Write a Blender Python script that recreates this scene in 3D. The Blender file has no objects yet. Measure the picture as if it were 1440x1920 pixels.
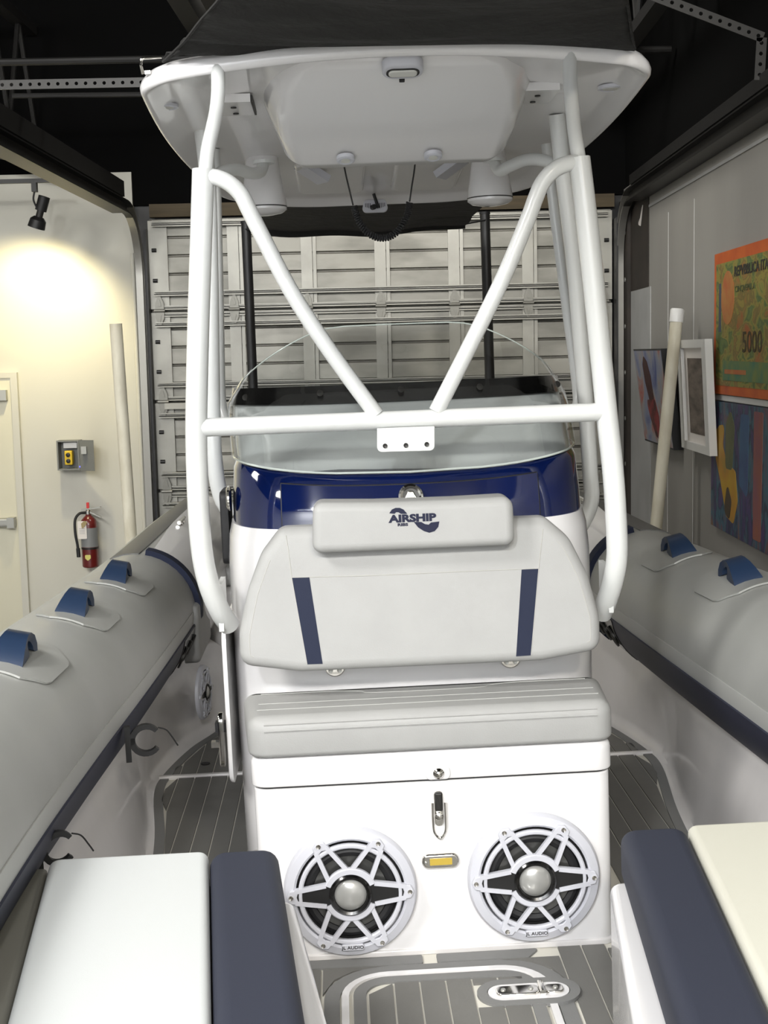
import bpy, math, random
from mathutils import Vector, Matrix, Euler
random.seed(7)
PI = math.pi
SC = bpy.context.scene
COL = SC.collection
# ------------------------------------------------------------------ camera
F_PX = 2500.0                       # focal length in pixels of the 1440x1920 frame
PITCH = math.atan(295 / 2500.0)
def rig(yaw, roll, pos):
    y, r, p = math.radians(yaw), math.radians(roll), PITCH
    f = Vector((math.sin(y) * math.cos(p), math.cos(y) * math.cos(p), -math.sin(p)))
    r0 = Vector((math.cos(y), -math.sin(y), 0)); u0 = r0.cross(f)
    R = r0 * math.cos(r) - u0 * math.sin(r); U = u0 * math.cos(r) + r0 * math.sin(r)
    m = Matrix((R, U, -f)).transposed().to_4x4(); m.translation = Vector(pos)
    return m
CAM_W = rig(-0.71, 1.25, (0, 0, 2.15))        # camera in the building's axes
CAM_B = rig(1.88, 2.40, (-0.188, 0, 2.15))    # the same camera in the boat's axes
T_BOAT = CAM_W @ CAM_B.inverted()             # the boat sits slightly turned and heeled on its trailer
cd = bpy.data.cameras.new('camera'); cam = bpy.data.objects.new('camera', cd); COL.objects.link(cam)
cd.sensor_fit = 'VERTICAL'; cd.sensor_height = 24.0; cd.lens = 24.0 * F_PX / 1920.0
cd.clip_start = 0.05; cd.clip_end = 100
cam.matrix_world = CAM_W
SC.camera = cam
def surv(M, px, py, y):
    d = M.to_3x3() @ Vector(((px - 720) / F_PX, -(py - 960) / F_PX, -1.0))
    return M.translation + d * ((y - M.translation.y) / d.y)
def B(px, py, y): return surv(CAM_B, px, py, y)      # measured point in the boat, at distance y along it
def W(px, py, y): return surv(CAM_W, px, py, y)      # measured point in the building
# ------------------------------------------------------------------ world, light, exposure
w = bpy.data.worlds.new('world'); SC.world = w; w.use_nodes = True
w.node_tree.nodes['Background'].inputs[0].default_value = (0.9, 0.95, 1.0, 1)
w.node_tree.nodes['Background'].inputs[1].default_value = 0.02
vs = SC.view_settings
vs.view_transform = 'Standard'; vs.look = 'None'; vs.gamma = 1.0; vs.use_curve_mapping = False
vs.exposure = 0.45
def area(name, loc, target, sx, sy, power, color=(1, 1, 1)):
    l = bpy.data.lights.new(name, 'AREA'); l.shape = 'RECTANGLE'; l.size = sx; l.size_y = sy
    l.energy = power; l.color = color
    o = bpy.data.objects.new(name, l); COL.objects.link(o); o.location = loc
    o.rotation_euler = (Vector(target) - Vector(loc)).to_track_quat('-Z', 'Y').to_euler()
    return o
def spot(name, loc, target, power, color, angle, blend=0.5, radius=0.05):
    l = bpy.data.lights.new(name, 'SPOT'); l.energy = power; l.color = color
    l.spot_size = math.radians(angle); l.spot_blend = blend; l.shadow_soft_size = radius
    o = bpy.data.objects.new(name, l); COL.objects.link(o); o.location = loc
    o.rotation_euler = (Vector(target) - Vector(loc)).to_track_quat('-Z', 'Y').to_euler()
    return o
# showroom lamps over the bow, behind the photographer
area('ceiling_lamp_bow', (-1.3, -2.5, 4.5), (0.0, 3.0, 1.2), 0.35, 0.35, 112, (0.97, 0.985, 1.0))
area('ceiling_lamp_bow', (-0.1, -2.8, 4.5), (0.0, 3.0, 1.2), 0.35, 0.35, 84, (1.0, 0.985, 0.97))
area('ceiling_lamp_bow', (1.1, -2.4, 4.5), (0.4, 2.8, 1.1), 0.35, 0.35, 70, (1.0, 0.93, 0.80))
# added unseen fill, bounced off the white wall to brighten the hardtop underside
area('wall_bounce_fill', (-2.2, -2.9, 4.5), (-2.0, -4.2, 1.6), 1.6, 0.3, 270, (0.97, 0.985, 1.0))
area('wall_bounce_fill', (0.3, -2.9, 4.5), (0.3, -4.2, 1.6), 1.6, 0.3, 210, (0.98, 0.985, 1.0))
# added fill from the open left side, for right wall, door and tubes
area('hall_fill', (-3.8, 4.0, 4.4), (0.6, 6.5, 1.4), 1.2, 1.2, 70, (1.0, 0.97, 0.91))
area('hall_fill', (-2.6, 1.0, 4.4), (-0.7, 3.2, 0.9), 0.9, 0.9, 95, (1.0, 0.98, 0.95))
area('door_fill', (-0.2, 6.9, 4.3), (0.0, 8.8, 1.2), 1.6, 0.3, 26, (1.0, 0.97, 0.90))  # unseen fill added to light the garage door
# ------------------------------------------------------------------ materials
MATS = {}
def mat(name, col, rough=0.5, metal=0.0, coat=0.0, bump=None, var=None, spec=0.5, emit=None):
    if name in MATS: return MATS[name]
    m = bpy.data.materials.new(name); m.use_nodes = True; MATS[name] = m
    nt = m.node_tree; b = nt.nodes['Principled BSDF']
    b.inputs['Base Color'].default_value = (*col, 1); b.inputs['Roughness'].default_value = rough
    b.inputs['Metallic'].default_value = metal; b.inputs['Coat Weight'].default_value = coat
    b.inputs['Coat Roughness'].default_value = 0.06
    b.inputs['Specular IOR Level'].default_value = spec
    if emit:
        b.inputs['Emission Color'].default_value = (*emit[0], 1); b.inputs['Emission Strength'].default_value = emit[1]
    if bump or var: tc = nt.nodes.new('ShaderNodeTexCoord')
    if bump:
        n = nt.nodes.new('ShaderNodeTexNoise'); n.inputs['Scale'].default_value = bump[0]; n.inputs['Detail'].default_value = 4
        bp = nt.nodes.new('ShaderNodeBump'); bp.inputs['Strength'].default_value = bump[1]; bp.inputs['Distance'].default_value = bump[2] if len(bump) > 2 else 0.002
        nt.links.new(tc.outputs['Object'], n.inputs['Vector']); nt.links.new(n.outputs['Fac'], bp.inputs['Height'])
        nt.links.new(bp.outputs['Normal'], b.inputs['Normal'])
    if var:                         # (scale, second colour, lo, hi[, stretch])
        n = nt.nodes.new('ShaderNodeTexNoise'); n.inputs['Scale'].default_value = var[0]; n.inputs['Detail'].default_value = 6
        mp = nt.nodes.new('ShaderNodeMapping')
        if len(var) > 4: mp.inputs['Scale'].default_value = var[4]
        r = nt.nodes.new('ShaderNodeMapRange'); r.inputs[1].default_value = var[2]; r.inputs[2].default_value = var[3]
        mx = nt.nodes.new('ShaderNodeMix'); mx.data_type = 'RGBA'
        mx.inputs[6].default_value = (*col, 1); mx.inputs[7].default_value = (*var[1], 1)
        nt.links.new(tc.outputs['Object'], mp.inputs[0]); nt.links.new(mp.outputs[0], n.inputs['Vector'])
        nt.links.new(n.outputs['Fac'], r.inputs[0]); nt.links.new(r.outputs[0], mx.inputs[0])
        nt.links.new(mx.outputs[2], b.inputs['Base Color'])
    return m
def ramp_mat(name, stops, scale, stretch=(1, 1, 1), rough=0.6, dist=0.0, bump=0.2):
    m = bpy.data.materials.new(name); m.use_nodes = True; MATS[name] = m
    nt = m.node_tree; b = nt.nodes['Principled BSDF']; b.inputs['Roughness'].default_value = rough
    tc = nt.nodes.new('ShaderNodeTexCoord'); mp = nt.nodes.new('ShaderNodeMapping'); mp.inputs['Scale'].default_value = stretch
    n = nt.nodes.new('ShaderNodeTexNoise'); n.inputs['Scale'].default_value = scale; n.inputs['Detail'].default_value = 5
    n.inputs['Distortion'].default_value = dist
    r = nt.nodes.new('ShaderNodeValToRGB')
    while len(r.color_ramp.elements) < len(stops): r.color_ramp.elements.new(0.5)
    for e, (p, c) in zip(r.color_ramp.elements, stops): e.position = p; e.color = (*c, 1)
    nt.links.new(tc.outputs['Object'], mp.inputs[0]); nt.links.new(mp.outputs[0], n.inputs['Vector'])
    nt.links.new(n.outputs['Fac'], r.inputs[0]); nt.links.new(r.outputs[0], b.inputs['Base Color'])
    bp = nt.nodes.new('ShaderNodeBump'); bp.inputs['Strength'].default_value = bump; bp.inputs['Distance'].default_value = 0.003
    nt.links.new(n.outputs['Fac'], bp.inputs['Height']); nt.links.new(bp.outputs['Normal'], b.inputs['Normal'])
    return m
GEL = mat('white_gelcoat', (0.75, 0.74, 0.74), 0.22, coat=0.6)
GELW = mat('hull_liner_gelcoat', (0.68, 0.66, 0.65), 0.28, coat=0.4, var=(3, (0.58, 0.565, 0.555), .4, .7))
FRAME = mat('white_powder_coat', (0.66, 0.67, 0.655), 0.3, coat=0.3)
VINYL = mat('grey_vinyl', (0.36, 0.36, 0.35), 0.55, bump=(420, 0.25, 0.001), var=(7, (0.335, 0.335, 0.326), .35, .7))
VINYLW = mat('white_vinyl', (0.60, 0.62, 0.615), 0.55, bump=(420, 0.2, 0.001))
VINYLWARM = mat('white_vinyl_warm_lit', (0.64, 0.63, 0.54), 0.55, bump=(420, 0.2, 0.001))  # same white vinyl, with warm light put into its colour
NAVYV = mat('navy_vinyl', (0.015, 0.020, 0.043), 0.65, spec=0.2, bump=(420, 0.2, 0.001))
NAVYB = mat('slate_navy_vinyl', (0.034, 0.038, 0.056), 0.65, spec=0.25, bump=(420, 0.2, 0.001))
NAVYR = mat('navy_rubber', (0.012, 0.028, 0.066), 0.45, bump=(90, 0.12))
NAVYS = mat('navy_hypalon_stripe', (0.016, 0.019, 0.040), 0.5, bump=(200, 0.1))
NAVYG = mat('navy_gelcoat', (0.002, 0.007, 0.050), 0.08, coat=1.0)
GREYG = mat('grey_gelcoat', (0.45, 0.475, 0.475), 0.15, coat=0.7)
HYP = mat('grey_hypalon', (0.40, 0.405, 0.385), 0.42, metal=0.15, bump=(260, 0.12, 0.001), var=(4, (0.36, 0.365, 0.345), .35, .7))
HYP2 = mat('grey_hypalon_patch', (0.44, 0.445, 0.425), 0.45, metal=0.1, bump=(260, 0.12, 0.001))
HYPD = mat('dark_grey_hypalon', (0.12, 0.12, 0.115), 0.5)
OLIVE = mat('taupe_vinyl', (0.17, 0.165, 0.14), 0.6, bump=(300, 0.2, 0.001))
CHROME = mat('polished_steel', (0.75, 0.73, 0.68), 0.09, metal=1.0)
BLACKP = mat('black_plastic', (0.008, 0.008, 0.008), 0.5)
BLACKR = mat('black_rubber', (0.008, 0.008, 0.009), 0.6)
BLACKS = mat('black_strip_gloss', (0.004, 0.004, 0.004), 0.2, coat=0.5)
CONE = mat('grey_speaker_cone', (0.10, 0.10, 0.095), 0.3, metal=0.6)
DOME = mat('silver_dust_cap', (0.50, 0.50, 0.48), 0.22, metal=0.5)
SPKW = mat('white_speaker_plastic', (0.56, 0.565, 0.61), 0.35)
EVA = mat('grey_foam_decking', (0.16, 0.157, 0.145), 0.75, bump=(180, 0.3, 0.001), var=(5, (0.135, 0.132, 0.122), .3, .7))
EVAB = mat('grey_foam_border', (0.185, 0.185, 0.18), 0.75, bump=(180, 0.3, 0.001))
CAULK = mat('cream_caulk_base', (0.62, 0.60, 0.53), 0.6)
CANVAS = mat('black_canvas', (0.014, 0.0135, 0.0125), 0.85, bump=(14, 0.6, 0.02))
INK = mat('navy_print', (0.018, 0.020, 0.042), 0.7, spec=0.2)
DARKTXT = mat('dark_print', (0.02, 0.02, 0.02), 0.5)
AMBER = mat('amber_lens', (0.50, 0.36, 0.06), 0.25)
LENS = mat('frosted_lens', (0.62, 0.62, 0.58), 0.3)
WALLP = mat('cream_wall_paint', (0.54, 0.528, 0.465), 0.75, bump=(60, 0.06, 0.003))
WALLR = mat('grey_wall_paint', (0.30, 0.29, 0.265), 0.7, bump=(40, 0.08, 0.003), var=(1.4, (0.25, 0.24, 0.22), .35, .7, (1, 1, .4)))
WALLG = mat('white_grey_patch_paint', (0.40, 0.40, 0.39), 0.7, var=(4, (0.34, 0.34, 0.33), .35, .7))
BROWN = mat('bare_brown_board', (0.035, 0.026, 0.020), 0.7, var=(6, (0.022, 0.017, 0.013), .35, .65))
BLACKW = mat('black_ceiling_paint', (0.0015, 0.0015, 0.0015), 0.9, spec=0.1)
STEELD = mat('dark_painted_steel', (0.012, 0.0115, 0.011), 0.5)
STEELM = mat('dull_grey_steel', (0.03, 0.029, 0.027), 0.45, metal=0.4)
GALV = mat('galvanised_track', (0.34, 0.33, 0.30), 0.35, metal=0.7)
DOORM = mat('painted_door_steel', (0.27, 0.262, 0.228), 0.40, metal=0.3, var=(2.2, (0.16, 0.155, 0.132), .42, .66, (1, 1, 3)))
DOORS = mat('galvanised_door_stile', (0.33, 0.322, 0.285), 0.38, metal=0.35, var=(5, (0.27, 0.262, 0.232), .4, .7))
WOOD = mat('pine_header', (0.075, 0.054, 0.025), 0.7, var=(3, (0.05, 0.036, 0.016), .35, .65, (1, 1, 12)))
WALLW = mat('white_showroom_paint', (0.70, 0.71, 0.72), 0.8)
CONC = mat('concrete_floor', (0.25, 0.245, 0.235), 0.5, var=(2, (0.2, 0.195, 0.19), .35, .7))
DOORP = mat('beige_door_paint', (0.60, 0.575, 0.45), 0.5)
PVC = mat('weathered_pvc', (0.62, 0.585, 0.47), 0.5, var=(4, (0.50, 0.46, 0.35), .45, .65, (3, 3, 1)))
PVCW = mat('white_pvc_cap', (0.66, 0.655, 0.63), 0.4)
REDP = mat('red_enamel', (0.11, 0.007, 0.006), 0.3, coat=0.4)
REDB = mat('red_plastic', (0.55, 0.03, 0.03), 0.4)
LABEL = mat('grey_label', (0.20, 0.205, 0.205), 0.4)
PAPER = mat('white_card', (0.72, 0.68, 0.64), 0.7)
YEL = mat('yellow_plastic', (0.70, 0.48, 0.02), 0.4)
ENC = mat('grey_enclosure', (0.17, 0.175, 0.165), 0.45)
ALU = mat('brushed_aluminium', (0.42, 0.42, 0.39), 0.35, metal=0.6)
BLUELED = mat('blue_pilot_lamp', (0.05, 0.05, 0.6), 0.3, emit=((0.1, 0.1, 1.0), 2.0))
def glass_mat():
    m = bpy.data.materials.new('clear_acrylic'); m.use_nodes = True; nt = m.node_tree
    nt.nodes.remove(nt.nodes['Principled BSDF'])
    out = nt.nodes['Material Output']
    tr = nt.nodes.new('ShaderNodeBsdfTransparent'); tr.inputs[0].default_value = (0.95, 0.955, 0.95, 1)
    gl = nt.nodes.new('ShaderNodeBsdfGlossy'); gl.inputs['Roughness'].default_value = 0.03
    fr = nt.nodes.new('ShaderNodeFresnel'); fr.inputs[0].default_value = 1.45
    mx = nt.nodes.new('ShaderNodeMixShader'); ge = nt.nodes.new('ShaderNodeNewGeometry')
    ml = nt.nodes.new('ShaderNodeMath'); ml.operation = 'SUBTRACT'; ml.inputs[0].default_value = 1.0
    m2 = nt.nodes.new('ShaderNodeMath'); m2.operation = 'MULTIPLY'
    nt.links.new(ge.outputs['Backfacing'], ml.inputs[1]); nt.links.new(fr.outputs[0], m2.inputs[0]); nt.links.new(ml.outputs[0], m2.inputs[1])
    nt.links.new(m2.outputs[0], mx.inputs[0]); nt.links.new(tr.outputs[0], mx.inputs[1]); nt.links.new(gl.outputs[0], mx.inputs[2])
    nt.links.new(mx.outputs[0], out.inputs[0])
    return m
GLASS = glass_mat()
GLASSEDGE = mat('acrylic_edge', (0.55, 0.60, 0.56), 0.1, coat=0.5)
# ------------------------------------------------------------------ geometry helpers
def mk(name, V, Fc, m, parent=None, angle=35):
    me = bpy.data.meshes.new(name); me.from_pydata([tuple(v) for v in V], [], Fc); me.update()
    me.materials.append(m)
    if angle:
        me.shade_smooth(); me.set_sharp_from_angle(angle=math.radians(angle))
    o = bpy.data.objects.new(name, me); COL.objects.link(o)
    if parent: o.parent = parent
    return o
class G:
    def __init__(s): s.V = []; s.F = []
    def add(s, V, Fc):
        n = len(s.V); s.V += [Vector(v) for v in V]; s.F += [tuple(i + n for i in f) for f in Fc]; return s
    def box(s, x0, x1, y0, y1, z0, z1):
        V = [(x, y, z) for z in (z0, z1) for y in (y0, y1) for x in (x0, x1)]
        return s.add(V, [(0, 2, 3, 1), (4, 5, 7, 6), (0, 1, 5, 4), (2, 6, 7, 3), (0, 4, 6, 2), (1, 3, 7, 5)])
    def loft(s, rings, cap=True, closed=True):
        n = len(rings[0]); V = [v for r in rings for v in r]; Fc = []
        for i in range(len(rings) - 1):
            for j in range(n if closed else n - 1):
                k = (j + 1) % n
                Fc.append((i * n + j, i * n + k, (i + 1) * n + k, (i + 1) * n + j))
        if cap:
            Fc.append(tuple(reversed(range(n)))); Fc.append(tuple((len(rings) - 1) * n + j for j in range(n)))
        return s.add(V, Fc)
    def tube(s, path, r, seg=12, cap=True):
        path = [Vector(p) for p in path]; n = len(path)
        rr = r if isinstance(r, (list, tuple)) else [r] * n
        T = [((path[min(i + 1, n - 1)] - path[max(i - 1, 0)]).normalized()) for i in range(n)]
        u = T[0].orthogonal().normalized(); rings = []
        for i in range(n):
            u = (u - T[i] * u.dot(T[i])).normalized(); v = T[i].cross(u)
            rings.append([path[i] + (u * math.cos(a) + v * math.sin(a)) * rr[i] for a in [2 * PI * k / seg for k in range(seg)]])
        return s.loft(rings, cap)
    def lathe(s, prof, fr, seg=32, c=(0, 0)):
        rings = []
        for r, h in prof:
            rings.append([fr(c[0] + max(r, 1e-4) * math.cos(2 * PI * k / seg), c[1] + max(r, 1e-4) * math.sin(2 * PI * k / seg), h) for k in range(seg)])
        return s.loft(rings, True)
    def ringl(s, prof, fr, seg=48, c=(0, 0)):          # closed profile revolved: a ring
        n = len(prof); V = []
        for k in range(seg):
            a = 2 * PI * k / seg
            V += [fr(c[0] + r * math.cos(a), c[1] + r * math.sin(a), h) for r, h in prof]
        Fc = []
        for k in range(seg):
            for j in range(n):
                a, b = k * n + j, k * n + (j + 1) % n; c2 = ((k + 1) % seg) * n
                Fc.append((a, c2 + j, c2 + (j + 1) % n, b))
        return s.add(V, Fc)
    def slab(s, out, h0, h1, fr, rt=0.0, rb=0.0, seg=4):
        rings = []
        if rb > 0:
            for k in range(seg):
                a = k / seg * PI / 2
                rings.append((rb * (1 - math.sin(a)), h0 + rb * (1 - math.cos(a))))
            rings.append((0, h0 + rb))
        else: rings.append((0, h0))
        if rt > 0:
            if h1 - rt > rings[-1][1] + 1e-6: rings.append((0, h1 - rt))
            for k in range(1, seg + 1):
                a = k / seg * PI / 2
                rings.append((rt * (1 - math.cos(a)), h1 - rt * (1 - math.sin(a))))
        else: rings.append((0, h1))
        if rt > 0: rings.append((rings[-1][0] + min(.0015, rt * .08), h1))
        if rb > 0: rings.insert(0, (rings[0][0] + min(.0015, rb * .08), h0))
        return s.loft([[fr(a, b, h) for a, b in inset(out, i)] for i, h in rings])
    def prism(s, p0, p1, wd, h0, h1, fr):              # straight bar of width wd in a frame plane
        d = Vector((p1[0] - p0[0], p1[1] - p0[1])).normalized(); n = Vector((-d.y, d.x)) * wd / 2
        out = [(p0[0] - n.x, p0[1] - n.y), (p1[0] - n.x, p1[1] - n.y), (p1[0] + n.x, p1[1] + n.y), (p0[0] + n.x, p0[1] + n.y)]
        return s.slab(out, h0, h1, fr)
    def grid(s, P, closed_thick=None):                 # P[i][j] points; thickness along normals -> closed sheet
        a, b = len(P), len(P[0]); P = [[Vector(q) for q in r] for r in P]
        if not closed_thick:
            return s.add([q for r in P for q in r], [(i * b + j, i * b + j + 1, (i + 1) * b + j + 1, (i + 1) * b + j) for i in range(a - 1) for j in range(b - 1)])
        N = []
        for i in range(a):
            for j in range(b):
                du = P[min(i + 1, a - 1)][j] - P[max(i - 1, 0)][j]; dv = P[i][min(j + 1, b - 1)] - P[i][max(j - 1, 0)]
                N.append(dv.cross(du).normalized())
        V = [P[i][j] for i in range(a) for j in range(b)] + [P[i][j] - N[i * b + j] * closed_thick for i in range(a) for j in range(b)]
        o = a * b; Fc = []
        for i in range(a - 1):
            for j in range(b - 1):
                q = (i * b + j, i * b + j + 1, (i + 1) * b + j + 1, (i + 1) * b + j)
                Fc.append(q); Fc.append(tuple(o + k for k in reversed(q)))
        rim = [(0, j) for j in range(b)] + [(i, b - 1) for i in range(1, a)] + [(a - 1, j) for j in range(b - 2, -1, -1)] + [(i, 0) for i in range(a - 2, 0, -1)]
        ids = [i * b + j for i, j in rim]
        for k in range(len(ids)):
            p, q = ids[k], ids[(k + 1) % len(ids)]
            Fc.append((q, p, o + p, o + q))
        return s.add(V, Fc)
    def mk(s, name, m, parent=None, angle=35): return mk(name, s.V, s.F, m, parent, angle)
def inset(out, d):
    if abs(d) < 1e-9: return out
    n = len(out); R = []
    for i in range(n):
        p0, p, p1 = Vector(out[i - 1]), Vector(out[i]), Vector(out[(i + 1) % n])
        a = (p - p0); b = (p1 - p)
        if a.length < 1e-9: a = b
        if b.length < 1e-9: b = a
        a.normalize(); b.normalize()
        na, nb = Vector((-a.y, a.x)), Vector((-b.y, b.x)); m = (na + nb)
        if m.length < 1e-6: m = na
        m.normalize(); k = max(0.45, m.dot(na))
        q = p + m * d / k; R.append((q.x, q.y))
    return R
def rpoly(pts, r, seg=5):                              # polygon (CCW) with filleted corners
    n = len(pts); out = []
    for i in range(n):
        rr = r[i] if isinstance(r, (list, tuple)) else r
        p0, p, p1 = Vector(pts[i - 1]), Vector(pts[i]), Vector(pts[(i + 1) % n])
        a = (p0 - p); b = (p1 - p); la, lb = a.length, b.length; a.normalize(); b.normalize()
        ang = min(a.angle(b), PI - 1e-3); t = min(rr / max(math.tan(ang / 2), 1e-4), la * 0.49, lb * 0.49)
        if rr <= 1e-6 or t < 1e-6: out.append((p.x, p.y)); continue
        re = t * math.tan(ang / 2); c = p + (a + b).normalized() * (re / math.sin(ang / 2)); q0, q1 = p + a * t - c, p + b * t - c
        a0 = math.atan2(q0.y, q0.x); da = (math.atan2(q1.y, q1.x) - a0 + PI) % (2 * PI) - PI
        for k in range(seg + 1): out.append((c.x + re * math.cos(a0 + da * k / seg), c.y + re * math.sin(a0 + da * k / seg)))
    return out
def rrect(x0, x1, y0, y1, r, seg=5): return rpoly([(x0, y0), (x1, y0), (x1, y1), (x0, y1)], r, seg)
def FT(a, b, h): return Vector((a, b, h))              # lying flat, facing up
def FB(z0):                                            # facing down, hanging under z0
    return lambda a, b, h: Vector((-a, b, z0 - h))
def FF(y0, z0=0.0, k=0.0):                             # facing the bow (-Y); plane leans by k per metre of height
    return lambda a, b, h: Vector((a, y0 + (b - z0) * k - h, b + h * k * 0.0))
def FL(x0): return lambda a, b, h: Vector((x0 - h, -a, b))    # facing -X
def FR_(x0): return lambda a, b, h: Vector((x0 + h, a, b))    # facing +X
def spl(pts, n=8):                                     # Catmull-Rom
    P = [Vector(p) for p in pts]; P = [P[0] * 2 - P[1]] + P + [P[-1] * 2 - P[-2]]; out = []
    for i in range(1, len(P) - 2):
        for k in range(n):
            t = k / n; a, b, c, d = P[i - 1], P[i], P[i + 1], P[i + 2]
            out.append(0.5 * ((2 * b) + (c - a) * t + (2 * a - 5 * b + 4 * c - d) * t * t + (3 * b - a - 3 * c + d) * t ** 3))
    out.append(P[-2]); return out
BOATS = []
def tag(o, label, cat, group=None, boat=True):
    o['label'] = label; o['category'] = cat
    if group: o['group'] = group
    if boat: BOATS.append(o)
    return o
def root(name, label, cat, group=None, boat=True):
    o = bpy.data.objects.new(name, None); o.empty_display_size = 0.05; COL.objects.link(o)
    return tag(o, label, cat, group, boat)
def struct(o): o['kind'] = 'structure'; return o
def text(name, s, size, fr, m, parent, xs=1.0, bold=0.0, h0=0.0, h1=0.001, align='CENTER', c=(0, 0), slant=0.0):
    cu = bpy.data.curves.new(name, 'FONT'); cu.body = s; cu.size = size; cu.align_x = align; cu.align_y = 'CENTER'
    cu.offset = bold; cu.extrude = 0.5; cu.resolution_u = 3; cu.shear = slant
    t = bpy.data.objects.new(name, cu); COL.objects.link(t)
    bpy.context.view_layer.update()
    me = bpy.data.meshes.new_from_object(t.evaluated_get(bpy.context.evaluated_depsgraph_get()))
    bpy.data.objects.remove(t)
    for v in me.vertices:
        a, b, h = v.co; q = fr(c[0] + a * xs, c[1] + b, h0 if h < 0 else h1); v.co = q
    me.materials.clear(); me.materials.append(m); me.name = name
    o = bpy.data.objects.new(name, me); COL.objects.link(o)
    if parent: o.parent = parent
    return o
def clone(o, parent=None):
    c = o.copy(); COL.objects.link(c); c.parent = parent
    for ch in list(o.children): clone(ch, c)
    return c
# ================================================================== THE BUILDING
struct(G().box(-6, 1.7, -4.2, 9.3, -0.1, 0).mk('floor', CONC))
ce = struct(G().box(-6, 1.7, -4.2, 9.3, 4.75, 4.85).mk('ceiling', BLACKW))
g = G()
for i in range(66): g.box(-5.9, 1.6, -4.0 + i * .2, -3.93 + i * .2, 4.71, 4.76)
g.mk('roof_deck_rib', BLACKW, ce)['kind'] = 'stuff'
wb = struct(G().box(-6, -1.735, 9.0, 9.15, 0, 3.385).mk('wall_back', WALLP))
G().box(-6, 1.7, 9.02, 9.2, 3.17, 4.75).mk('black_upper_wall', BLACKW, wb)
G().box(-1.735, 1.7, 9.06, 9.2, 0, 3.2).mk('dark_reveal', STEELD, wb)
G().box(-1.62, 1.45, 8.97, 9.02, 3.085, 3.17).mk('wooden_header', WOOD, wb)
wr = struct(G().box(1.52, 1.7, -4.2, 9.2, 0, 3.20).mk('wall_right', WALLR))
G().box(1.53, 1.7, -4.2, 9.2, 3.2, 4.75).mk('black_upper_wall', BLACKW, wr)
G().box(1.513, 1.522, 8.12, 9.06, 2.52, 3.14).mk('bare_board', BROWN, wr)
G().box(1.515, 1.522, 8.06, 9.06, 1.0, 2.52).mk('patch_of_lighter_paint', WALLG, wr)
g = G(); chip = rpoly([(-8.46, 2.92), (-8.36, 2.90), (-8.31, 2.98), (-8.27, 3.04), (-8.33, 3.0), (-8.38, 2.95)], .01)
g.slab(chip, 0, .002, FL(1.513)); g.mk('paint_chip', PAPER, wr)
for y in (4.9, 6.9, 7.55):                            # board joints
    G().box(1.5185, 1.5215, y, y + .006, 0.0, 3.1 if y < 6 else 2.9).mk('board_joint', PVCW, wr)
G().box(1.512, 1.522, -4.2, 8.1, 2.985, 3.0).mk('wall_cap_strip', WALLG, wr)
struct(G().box(-6.15, -6, -4.2, 9.3, 0, 4.75).mk('wall_left', WALLW))
struct(G().box(-6.15, 1.7, -4.35, -4.2, 0, 4.75).mk('wall_front', WALLW))
# exit door in the back wall
d1 = struct(bpy.data.objects.new('door_1', None)); COL.objects.link(d1)
G().box(-3.50, -2.60, 8.975, 9.0, 0.02, 2.06).mk('door_leaf', DOORP, d1)
g = G(); g.box(-2.60, -2.555, 8.965, 9.0, 0, 2.085); g.box(-3.55, -3.50, 8.965, 9.0, 0, 2.085); g.box(-3.50, -2.60, 8.965, 9.0, 2.05, 2.085)
g.mk('door_frame', WALLP, d1)
bar = G().slab(rrect(-3.40, -2.61, 1.045, 1.105, .012), 0, .055, FF(8.975), .012).mk('panic_bar', ALU, d1)
G().box(-2.66, -2.612, 8.91, 8.975, 1.04, 1.11).mk('end_cap', ALU, bar)
G().box(-2.70, -2.625, 8.93, 8.975, 1.90, 1.97).mk('closer_bracket', ALU, d1)
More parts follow.
